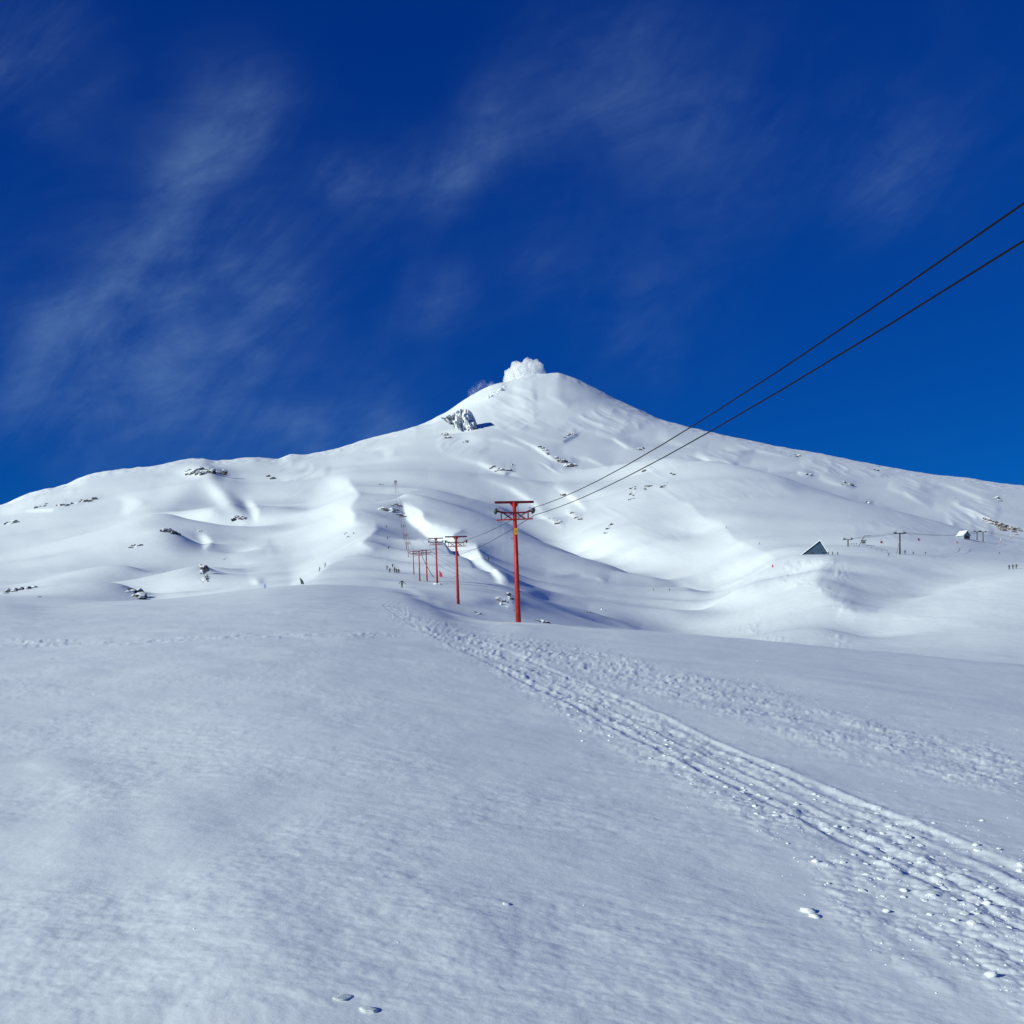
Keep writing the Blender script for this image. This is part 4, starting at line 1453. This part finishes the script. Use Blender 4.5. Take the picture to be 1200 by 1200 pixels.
def person(x, y, hpx, ps, jacket, pants, rotz, label, group=None, skip=None):
    p = surf(x, y, skip)
    o = bpy.data.objects.new('person', POSES[ps])
    COL.objects.link(o)
    o.location = p
    o.rotation_euler = (0, 0, R(rotz))
    tall = {'stand': 1.78, 'walk': 1.78, 'ski': 1.7, 'crouch': 1.45}[ps]
    s_ = hpx / F * p.y / tall
    s_ = min(max(s_, 0.85), 1.15)
    o.scale = (s_, s_, s_)
    for i, m in ((0, M_CLOTH[pants]), (1, M_CLOTH[jacket])):
        o.material_slots[i].link = 'OBJECT'
        o.material_slots[i].material = m
    tag(o, label, 'person', group)
    return o


sk = person(471.0, 688.8, 9.8, 'ski', 'black', 'charcoal', 180, 'person in dark clothes with ski poles spread, walking up the beaten path')
for s_ in (-1, 1):
    bm = bmesh.new()
    a_ = Vector((s_ * 0.72, 0.38, 0.82))
    b_ = Vector((s_ * 0.98, 0.55, 0.0))
    add_cyl(bm, a_ - a_, b_ - a_, 0.012, 0.010, 8)
    add_cyl(bm, (b_ - a_) * 0.94, (b_ - a_) * 0.955, 0.05, 0.05, 10)
    add_cyl(bm, (0, 0, -0.02), (0, 0, 0.10), 0.02, 0.02, 8)
    po = obj('ski_pole', bm, M_CLOTH['black'], None, False, sk.location + Matrix.Rotation(R(0), 3, 'Z') @ (a_ * sk.scale.x))
    tag(po, ('left' if s_ < 0 else 'right') + ' hand ski pole of the person on the beaten path', 'ski pole')
GRP = 'people resting on the track below the lift'
for x, y, h_, ps, j in ((453.6, 668.0, 4.6, 'stand', 'black'), (456.6, 671.0, 4.2, 'crouch', 'charcoal'), (462.4, 671.3, 5.4, 'stand', 'navy'), (464.8, 671.8, 4.0, 'crouch', 'charcoal'), (467.3, 672.0, 4.2, 'crouch', 'black')):
    person(x, y, h_, ps, j, 'black', 150 + 20 * (x % 3), 'person in dark clothes in the small group resting on the track', GRP)
person(460.0, 665.2, 3.0, 'crouch', 'charcoal', 'black', 40, 'person sitting just above the small group on the track')
for x, y, h_, ps, lab in ((454.2, 632.3, 3.2, 'walk', 'person walking midway on the steep track above the group'), (455.3, 643.6, 3.0, 'crouch', 'person crouching on the steep track above the group'), (453.2, 618.5, 3.2, 'walk', 'highest person on the steep track under the rock ledge')):
    person(x, y, h_, ps, 'charcoal', 'black', 190, lab)
person(374.2, 669.8, 5.6, 'walk', 'black', 'black', 120, 'person in black at the foot of the bright wall near the dark flag')
person(380.8, 664.8, 4.0, 'walk', 'charcoal', 'black', 120, 'person just uphill of the one in black at the bright wall')
person(572.4, 657.2, 3.2, 'stand', 'charcoal', 'black', 0, 'lone tiny person beyond the lift ridge right of the second tower')
person(765.6, 692.5, 4.0, 'ski', 'red', 'black', 100, 'tiny skier in red on the shoulder below the valley')
person(784.4, 693.0, 4.0, 'ski', 'black', 'black', 100, 'tiny skier in black on the shoulder below the valley')
person(851.0, 619.5, 3.0, 'ski', 'grey', 'black', 60, 'tiny skier at the jagged rim of the bright valley wall')
person(889.5, 638.5, 3.2, 'ski', 'red', 'black', 60, 'tiny skier in red on the slope above the snow bank')
G3 = 'three people on the right hand snow ridge'
for x, y, h_, r_ in ((1182.6, 667.6, 6.6, 20), (1187.0, 667.0, 6.8, 0), (1191.0, 666.6, 6.2, -15)):
    person(x, y, h_, 'stand', 'navy', 'black', r_, 'one of three dark people standing together on the snow ridge', G3, 200)
G4 = 'people standing in front of the blue hut'
for x, h_, j in ((964.5, 4.4, 'black'), (966.6, 4.4, 'charcoal'), (970.8, 4.4, 'black'), (975.6, 4.0, 'grey'), (981.6, 4.0, 'grey')):
    person(x, 650.6, h_, 'stand', j, 'black', 20 * (x % 3), 'one of the dark people lined up on the bank before the blue hut', G4, 200)
G5 = 'people at the chairlift loading place'
for x in (997.5, 1000.8, 1003.4):
    person(x, 639.2, 3.4, 'stand', 'black', 'black', 90, 'one of the dark people waiting at the chairlift loading place', G5, 300)
person(1041.2, 652.0, 5.0, 'walk', 'charcoal', 'black', 70, 'person leaning downhill on the bank left of the chairlift tower')
person(1060.6, 649.6, 5.2, 'stand', 'black', 'black', 0, 'person in black standing just right of the chairlift tower', None, 300)
person(1070.2, 649.6, 3.0, 'crouch', 'black', 'black', 0, 'person crouching on the snow right of the chairlift tower', None, 300)
person(1084.5, 649.6, 2.6, 'crouch', 'charcoal', 'black', 0, 'tiny person sitting on the slope further right of the chairlift tower', None, 300)
person(1171.0, 649.5, 2.2, 'crouch', 'charcoal', 'black', 0, 'tiny person sitting below the long bright drift on the right', None, 300)

# ------------------------------------------------------------------ huts
def hut(loc, w, d, eave, ridge_h, rotz, wallmat, label, over=0.6, snow_t=0.45, skew=0.0):
    t = empty('mountain_hut', loc, (0, 0, R(rotz)))
    bm = bmesh.new()
    pr = [(-w / 2, -0.8), (w / 2, -0.8), (w / 2, eave), (skew, ridge_h), (-w / 2, eave)]
    f_ = [bm.verts.new((x, -d / 2, z)) for x, z in pr]
    b_ = [bm.verts.new((x, d / 2, z)) for x, z in pr]
    bm.faces.new(f_)
    bm.faces.new(b_[::-1])
    for i in range(5):
        j = (i + 1) % 5
        bm.faces.new((f_[i], b_[i], b_[j], f_[j]))
    obj('wall', bm, wallmat, t)
    for s_ in (-1, 1):
        e = Vector((s_ * w / 2, 0, eave)) - Vector((skew, 0, ridge_h))
        n = Vector((-e.z * s_, 0, abs(e.x))).normalized()
        if n.z < 0:
            n = -n
        for nm, t0, t1, mt in (('roof_deck', 0.02, 0.16, M_DARKWOOD), ('roof_snow', 0.165, 0.165 + snow_t, M_LUMP)):
            bm = bmesh.new()
            k = 1 + over / e.length
            a0, a1 = Vector((skew, 0, ridge_h)), Vector((skew, 0, ridge_h)) + e * (k if nm == 'roof_deck' else k * 1.01)
            vv = []
            for yy in (-d / 2 - over, d / 2 + over):
                for p_, tt in ((a0, t0), (a1, t0), (a1, t1), (a0, t1)):
                    q = p_ + n * tt
                    vv.append(bm.verts.new((q.x if p_ is a1 else skew, yy, q.z if p_ is a1 else ridge_h + tt / n.z)))
            for fc in ((0, 1, 2, 3), (7, 6, 5, 4), (0, 4, 5, 1), (1, 5, 6, 2), (2, 6, 7, 3), (3, 7, 4, 0)):
                bm.faces.new([vv[i] for i in fc])
            if nm == 'roof_snow':
                bmesh.ops.bevel(bm, geom=list(bm.edges), offset=snow_t * 0.3, segments=2, affect='EDGES')
            obj(nm, bm, mt, t)
    return tag(t, label, 'hut')


hp = surf(950, 649.5, 300)
hd = 415.0
hw = Vector(((958.5 - 600) / F * hd, hd + 4, ground_z((958.5 - 600) / F * hd, hd + 4)))
zpk = EYE + (HOR - 635.0) / F * (hd + 1)
h1 = hut(hw, 11.8, 9.0, -0.2, zpk - hw.z, -20, M_BLUE, 'big hut with snowy roof and blue gable on the snow bank', over=0.5, snow_t=0.28, skew=2.2)
bm = bmesh.new()
add_box(bm, (-1.2, -4.55, 1.0), (1.8, 0.12, 1.1))
wd_ = obj('window', bm, M_DARKWOOD, h1)
bm = bmesh.new()
add_box(bm, (2.4, -4.55, 2.6), (0.9, 0.1, 0.8))
obj('window', bm, M_DARKWOOD, h1)
h2p = surf(1129, 631.5, 450)
h2 = hut(h2p, 5.2 * h2p.y / 640, 5.6 * h2p.y / 640, 2.0 * h2p.y / 640, 4.6 * h2p.y / 640, 22, M_GREYWALL, 'small grey gabled hut with snowy roof on the chairlift slope', over=0.5, snow_t=0.4)
bm = bmesh.new()
kk = h2p.y / 640
add_box(bm, (0, -2.85 * kk, 0.8 * kk), (4.2 * kk, 0.12, 1.6 * kk))  # dark strip across the lower part of the gable wall
obj('dark_base', bm, M_DARKWOOD, h2)

# ------------------------------------------------------------------ chairlift
def chair_tower(loc, h_, arm, label, rotz=0, brace=True):
    t = empty('chairlift_tower', loc, (0, 0, R(rotz)))
    bm = bmesh.new()
    add_cyl(bm, (0, 0, -0.8), (0, 0, h_), 0.34, 0.27, 12)
    obj('pole', bm, M_DARKSTEEL, t, True)
    bm = bmesh.new()
    add_bar(bm, (-arm, 0, h_ + 0.05), (arm, 0, h_ + 0.05), 0.3, 0.28)
    obj('crossarm', bm, M_DARKSTEEL, t)
    for s_ in (-1, 1):
        bm = bmesh.new()
        add_box(bm, (s_ * arm, 0, h_ + 0.28), (0.5, 1.8, 0.4))
        fr = obj('sheave_train', bm, M_DARKSTEEL, t)
        for yy in (-0.6, 0, 0.6):
            bm = bmesh.new()
            add_cyl(bm, (s_ * arm - 0.35, yy, h_ + 0.35), (s_ * arm + 0.35, yy, h_ + 0.35), 0.24, None, 12)
            obj('sheave_wheel', bm, M_RUBBER, fr)
        bm = bmesh.new()
        add_bar(bm, (s_ * arm, 0, h_ + 0.3), (s_ * arm * 0.75, 0, h_ + 1.3), 0.14)
        obj('lifting_frame', bm, M_DARKSTEEL, t)
    if brace:
        bm = bmesh.new()
        add_cyl(bm, (-0.3, 0, h_ * 0.55), (-1.5, 0, -0.4), 0.07, None, 8)
        obj('ladder', bm, M_DARKSTEEL, t)
    return tag(t, label, 'lift tower')


c1 = surf(1054.5, 649.5, 300)
hC1 = (649.5 - 625.5) / F * c1.y
chair_tower(c1, hC1, 2.0, 'dark chairlift tower with two wheel arms standing right of the huts')
c0 = surf(993.8, 640.3, 300)
hC0 = (640.3 - 632.5) / F * c0.y
chair_tower(c0, hC0, 1.9, 'short thick chairlift tower at the loading place behind the blue hut', 0, False)
c2 = surf(1152, 635, 450)
hC2 = (635 - 623.5) / F * c2.y
chair_tower(c2, hC2, 2.0, 'right post of the far pair of chairlift towers beside the grey hut', 0, False)
c3 = surf(1145, 633.0, 450)
chair_tower(c3, (633.0 - 623.0) / F * c3.y, 1.8, 'left post of the far pair of chairlift towers beside the grey hut', 0, False)
far = at_px(1260, 640, c2.y * 1.0)
ca = [c0 + Vector((-1.9, 0, hC0 + 0.6)), c1 + Vector((-2.0, 0, hC1 + 0.6)), c2 + Vector((-2.0, 0, hC2 + 0.6)), far]
cb2 = [c0 + Vector((1.9, 0, hC0 + 0.6)), c1 + Vector((2.0, 0, hC1 + 0.6)), c2 + Vector((2.0, 0, hC2 + 0.6)), far + Vector((3, 0, 0))]
cable('chairlift_cable', ca, 0.05, M_CABLE, 'left strand of the thin chairlift cable above the right hand slope', sag=[0.4, 2.0, 1.0])
cable('chairlift_cable', cb2, 0.05, M_CABLE, 'right strand of the thin chairlift cable above the right hand slope', sag=[0.4, 2.0, 1.0])


def build_chair():
    t = empty('lift_chair', (0, 0, 0))
    bm = bmesh.new()
    add_bar(bm, (0, 0, 2.4), (0, 0, 1.3), 0.07)
    add_bar(bm, (0, 0, 1.3), (-0.5, 0, 1.05), 0.06)
    add_bar(bm, (-0.5, 0, 1.05), (-0.5, 0, 0.2), 0.06)
    add_bar(bm, (0.5, 0, 1.05), (0.5, 0, 0.2), 0.06)
    add_bar(bm, (0, 0, 1.3), (0.5, 0, 1.05), 0.06)
    obj('hanger', bm, M_GALV, t)
    bm = bmesh.new()
    add_box(bm, (0, -0.25, 0.2), (1.1, 0.5, 0.12))
    bevel_all(bm, 0.03)
    obj('seat', bm, M_CHAIR, t)
    bm = bmesh.new()
    add_box(bm, (0, 0.05, 0.62), (1.1, 0.10, 0.75))
    bevel_all(bm, 0.03)
    obj('backrest', bm, M_CHAIR, t)
    bm = bmesh.new()
    add_bar(bm, (-0.5, -0.5, 0.55), (0.5, -0.5, 0.55), 0.05)
    add_bar(bm, (-0.5, -0.5, 0.55), (-0.5, 0.0, 0.7), 0.05)
    add_bar(bm, (0.5, -0.5, 0.55), (0.5, 0.0, 0.7), 0.05)
    obj('safety_bar', bm, M_GALV, t)
    return t


pc = build_chair()
for i, (x, yb, hpx, d, lab) in enumerate(((1033.0, 637.0, 7.0, 426, 'red lift chair hanging left of the dark chairlift tower'),
                                          (1076.5, 634.0, 7.0, 445, 'red lift chair hanging right of the dark chairlift tower'),
                                          (1121.5, 637.0, 6.0, 560, 'red lift chair hanging in front of the grey hut'),
                                          (1172.5, 637.0, 6.0, 600, 'red lift chair hanging right of the far pair of towers'),
                                          (1184.5, 632.0, 5.5, 620, 'pale red lift chair below the brown crag'))):
    o = pc if i == 0 else copy_tree(pc)
    o.location = at_px(x, yb, d)
    s_ = hpx / F * d / 2.4
    o.scale = (s_, s_, s_)
    o.rotation_euler = (0, 0, R(25 + 7 * i))
    tag(o, lab, 'lift chair', 'red chairs hanging on the chairlift')

# loading place: cabin, gantry, rope fence
kp = surf(1012, 639.5, 300)
t = empty('operator_cabin', kp, (0, 0, R(-20)))
s_ = 5.5 / F * kp.y
bm = bmesh.new()
add_box(bm, (0, 0, s_ * .45), (s_ * .95, s_ * .8, s_ * 1.3))
obj('wall', bm, M_GREYWALL, t)
bm = bmesh.new()
add_box(bm, (0, 0, s_ * 1.14), (s_ * 1.1, s_ * .95, s_ * .12))
obj('roof', bm, M_DARKSTEEL, t)
bm = bmesh.new()
add_box(bm, (0, -s_ * .405, s_ * .7), (s_ * .6, 0.05, s_ * .4))
obj('window', bm, M_DARKWOOD, t)
tag(t, 'small grey operator cabin at the chairlift loading place', 'cabin')
g0 = surf(1006, 640, 300)
g1 = at_px(1013, 628, g0.y)
t = empty('gantry', g0)
bm = bmesh.new()
add_bar(bm, (0, 0, -0.4), g1 - g0, 0.22)
obj('strut', bm, M_DARKSTEEL, t)
bm = bmesh.new()
add_bar(bm, g1 - g0, at_px(1021, 627.5, g0.y) - g0, 0.2)
obj('boom', bm, M_DARKSTEEL, t)
tag(t, 'slanting dark gantry beam beside the operator cabin', 'gantry')
f0, f1 = surf(1016, 641, 300), surf(1040, 648.5, 300)
t = empty('rope_fence', f0)
for q in (0, .25, .5, .75, 1.0):
    b_ = f0.lerp(f1, q)
    b_.z = ground_z(b_.x, b_.y)
    bm = bmesh.new()
    add_cyl(bm, b_ - f0 - Vector((0, 0, .4)), b_ - f0 + Vector((0, 0, 1.2)), 0.06, None, 6)
    obj('post', bm, M_DARKSTEEL, t)
bm = bmesh.new()
add_bar(bm, Vector((0, 0, 1.1)), f1 - f0 + Vector((0, 0, 1.1)), 0.07)
obj('rope', bm, M_CABLE, t)
tag(t, 'low dark rope fence running down right from the operator cabin', 'fence')
# fence of the far pair of towers
e0, e1 = surf(1141, 636, 450), surf(1165, 639, 450)
t = empty('marker_fence', e0)
for q in (0, .5, 1.0):
    b_ = e0.lerp(e1, q)
    b_.z = ground_z(b_.x, b_.y)
    bm = bmesh.new()
    add_cyl(bm, b_ - e0 - Vector((0, 0, .4)), b_ - e0 + Vector((0, 0, 1.1)), 0.06, None, 6)
    obj('post', bm, M_DARKSTEEL, t)
bm = bmesh.new()
add_bar(bm, Vector((0, 0, 1.0)), e1 - e0 + Vector((0, 0, 1.0)), 0.08)
obj('rope', bm, M_CABLE, t)
tag(t, 'thin dark fence on the slope under the far pair of towers', 'fence')

# ------------------------------------------------------------------ snow clumps along the track
lump_meshes = []
for k in range(6):
    bm = bmesh.new()
    vs = bmesh.ops.create_icosphere(bm, subdivisions=3, radius=1.0)['verts']
    rr = random.Random(40 + k)
    of = Vector((rr.uniform(0, 50), rr.uniform(0, 50), 0))
    cs = [(Vector((rr.gauss(0, 1), rr.gauss(0, 1), rr.gauss(0, 0.7))).normalized(), rr.uniform(0.55, 0.85)) for _ in range(6)]
    for v in vs:
        p = v.co.copy()
        for n_, d_ in cs:
            e = p.dot(n_) - d_
            if e > 0:
                p -= n_ * e * 0.8
        f_ = 1 + 0.35 * float(fbm(np.array([p.x * 1.6 + of.x]), np.array([p.y * 1.6 + p.z * 1.1 + of.y]), 7, 3)[0])
        v.co = Vector((p.x * f_, p.y * f_, p.z * f_ * 0.72))
    me = bpy.data.meshes.new('snow_clump')
    bm.to_mesh(me)
    bm.free()
    me.polygons.foreach_set('use_smooth', np.ones(len(me.polygons), dtype=bool))
    me.materials.append(M_LUMP)
    lump_meshes.append(me)


def clump(x, y, wpx, label, group=None, k=None):
    p = surf(x, y)
    o = bpy.data.objects.new('snow_clump', lump_meshes[random.randrange(6) if k is None else k])
    r_ = 0.5 * wpx / F * p.y
    o.location = p + Vector((0, 0, r_ * 0.05))
    o.scale = (r_, r_ * random.uniform(0.8, 1.2), r_ * random.uniform(0.55, 0.8))
    o.rotation_euler = (random.uniform(-.3, .3), random.uniform(-.3, .3), random.uniform(0, 6.28))
    COL.objects.link(o)
    return tag(o, label, 'snow clump', group)


clump(949, 1068, 22, 'largest rounded snow clump on the near edge of the churned snow', None, 2)
clump(955, 1074, 17, 'snow clump leaning against the largest one', None, 4)
clump(404, 1168, 30, 'upper of two snow clumps alone on the smooth snow by the bottom edge', None, 1)
clump(434, 1183, 27, 'lower of two snow clumps alone on the smooth snow by the bottom edge', None, 3)
clump(594, 1060, 9, 'single small snow clump alone on the smooth snow below the track', None, 0)
for o in COL.objects:
    if 'by the bottom edge' in o.get('label', ''):
        o.scale.z *= 0.5
        o.location.z -= 0.004
GL = 'loose snow clumps in the churned track'
LL = 'small loose clump of snow lying in the churned ski track'
rl = random.Random(99)
cnt = 0
while cnt < 150:
    tpos = rl.random() ** 0.7
    x = 560 + tpos * 640
    ymid = np.interp(x, [560, 700, 800, 900, 1000, 1100, 1200], [775, 838, 880, 925, 972, 1018, 1060])
    spread = np.interp(x, [560, 800, 1200], [14, 34, 75])
    y = ymid + rl.gauss(0.15, 0.6) * spread
    if not (735 < y < 1190):
        continue
    wp = np.interp(y, [760, 900, 1100], [2.5, 5, 12]) * rl.uniform(0.55, 1.3)
    clump(x, y, wp, LL, GL, rl.randrange(6))
    cnt += 1

# crumbs too many to count
cr = random.Random(5)
V_, F_ = [], []
ico = bmesh.new()
bmesh.ops.create_icosphere(ico, subdivisions=1, radius=1.0)
iv = [v.co.copy() for v in ico.verts]
ico.verts.index_update()
ifc = [[v.index for v in f.verts] for f in ico.faces]
ico.free()
n_ = 0
while n_ < 1300:
    kind = cr.random()
    if kind < 0.60:
        x = 520 + 720 * cr.random() ** 0.8
        ymid = np.interp(x, [500, 560, 700, 800, 900, 1000, 1100, 1200], [748, 778, 842, 885, 932, 980, 1028, 1072])
        y = ymid + cr.gauss(0.1, 0.8) * np.interp(x, [560, 800, 1200], [14, 36, 75])
    elif kind < 0.82:
        x = 560 + 660 * cr.random()
        y = np.interp(x, [560, 700, 800, 900, 1050, 1200], [748, 775, 795, 815, 860, 905]) + cr.gauss(0, 1) * np.interp(x, [560, 800, 1200], [6, 14, 30])
    elif kind < 0.985:
        x = 470 * cr.random()
        y = np.interp(x, [0, 150, 250, 470], [753, 753, 747, 745]) + cr.gauss(0, 2.0)
    else:
        x = 200 + 900 * cr.random()
        y = 770 + 380 * cr.random()
    if not (738 < y < 1195):
        continue
    p = surf(x, y)
    wp = np.interp(y, [740, 900, 1100], [1.4, 2.0, 3.8]) * cr.uniform(0.4, 1.1)
    r_ = 0.5 * wp / F * p.y
    b0 = len(V_)
    for v in iv:
        V_.append((p.x + v.x * r_ * cr.uniform(.75, 1.2), p.y + v.y * r_ * cr.uniform(.75, 1.2), p.z - r_ * 0.1 + v.z * r_ * 0.6))
    F_ += [[i + b0 for i in f] for f in ifc]
    n_ += 1
me = bpy.data.meshes.new('snow_crumbs')
me.from_pydata(V_, [], F_)
me.polygons.foreach_set('use_smooth', np.ones(len(me.polygons), dtype=bool))
me.materials.append(M_LUMP)
o = bpy.data.objects.new('snow_crumbs', me)
COL.objects.link(o)
o['kind'] = 'stuff'
tag(o, 'fine crumbs of loose snow strewn over the churned track', 'snow')


# ------------------------------------------------------------------ steam over the crater
def steam(name, blobs, d, density, label, voxel, noise_scale, seed, lo, hi):
    bm = bmesh.new()
    rr = random.Random(seed)
    c = at_px(blobs[0][0], blobs[0][1], d)
    for (x, y, r_) in blobs:
        q = at_px(x, y, d + rr.uniform(-6, 6)) - c
        rad_ = r_ / F * d
        bmesh.ops.create_icosphere(bm, subdivisions=3, radius=rad_, matrix=Matrix.Translation(q))
        for _ in range(7):
            n_ = Vector((rr.gauss(0, 1), rr.gauss(0, .7), rr.gauss(0.3, 1))).normalized()
            bmesh.ops.create_icosphere(bm, subdivisions=2, radius=rad_ * rr.uniform(.22, .42), matrix=Matrix.Translation(q + n_ * rad_ * 0.85))
    me_ = bpy.data.meshes.new(name)
    bm.to_mesh(me_)
    bm.free()
    tmp = bpy.data.objects.new(name, me_)
    COL.objects.link(tmp)
    rm = tmp.modifiers.new('remesh', 'REMESH')
    rm.mode = 'VOXEL'
    rm.voxel_size = voxel
    bpy.context.view_layer.update()
    out = bpy.data.meshes.new_from_object(tmp.evaluated_get(bpy.context.evaluated_depsgraph_get()))
    bpy.data.objects.remove(tmp)
    m = bpy.data.materials.new(name + '_vapour')
    m.use_nodes = True
    nt = m.node_tree
    nt.nodes.clear()
    ou = N(nt, 'ShaderNodeOutputMaterial')
    pv = N(nt, 'ShaderNodeVolumePrincipled')
    pv.inputs['Color'].default_value = (1.0, 1.0, 1.0, 1)
    pv.inputs['Anisotropy'].default_value = 0.2
    tcn = N(nt, 'ShaderNodeTexCoord')
    nz = N(nt, 'ShaderNodeTexNoise')
    nz.inputs['Scale'].default_value = noise_scale
    nz.inputs['Detail'].default_value = 5
    L(nt, tcn.outputs['Object'], nz.inputs['Vector'])
    dn = ramp(nt, nz.outputs[0], lo, hi)
    L(nt, math_node(nt, 'MULTIPLY', dn, density), pv.inputs['Density'])
    L(nt, pv.outputs[0], ou.inputs['Volume'])
    out.materials.clear()
    out.materials.append(m)
    o = bpy.data.objects.new(name, out)
    o.location = c
    COL.objects.link(o)
    return tag(o, label, 'steam')


steam('steam_plume', [(611, 437, 12), (600, 441, 9), (623, 433, 11), (630, 431, 7), (594, 445, 5), (605, 430, 7), (618, 426, 6), (628, 425, 4), (634, 438, 6), (610, 447, 10), (625, 443, 10)],
      4420.0, 0.10, 'white puff of steam rising from the crater behind the summit', 3.0, 0.05, 3, 0.31, 0.58)
steam('steam_wisp', [(560, 455, 9), (566, 451, 6), (553, 462, 7), (574, 452, 6)], 4300.0, 0.014, 'faint wisp of steam drifting left of the summit', 4.0, 0.03, 8, 0.47, 0.75)
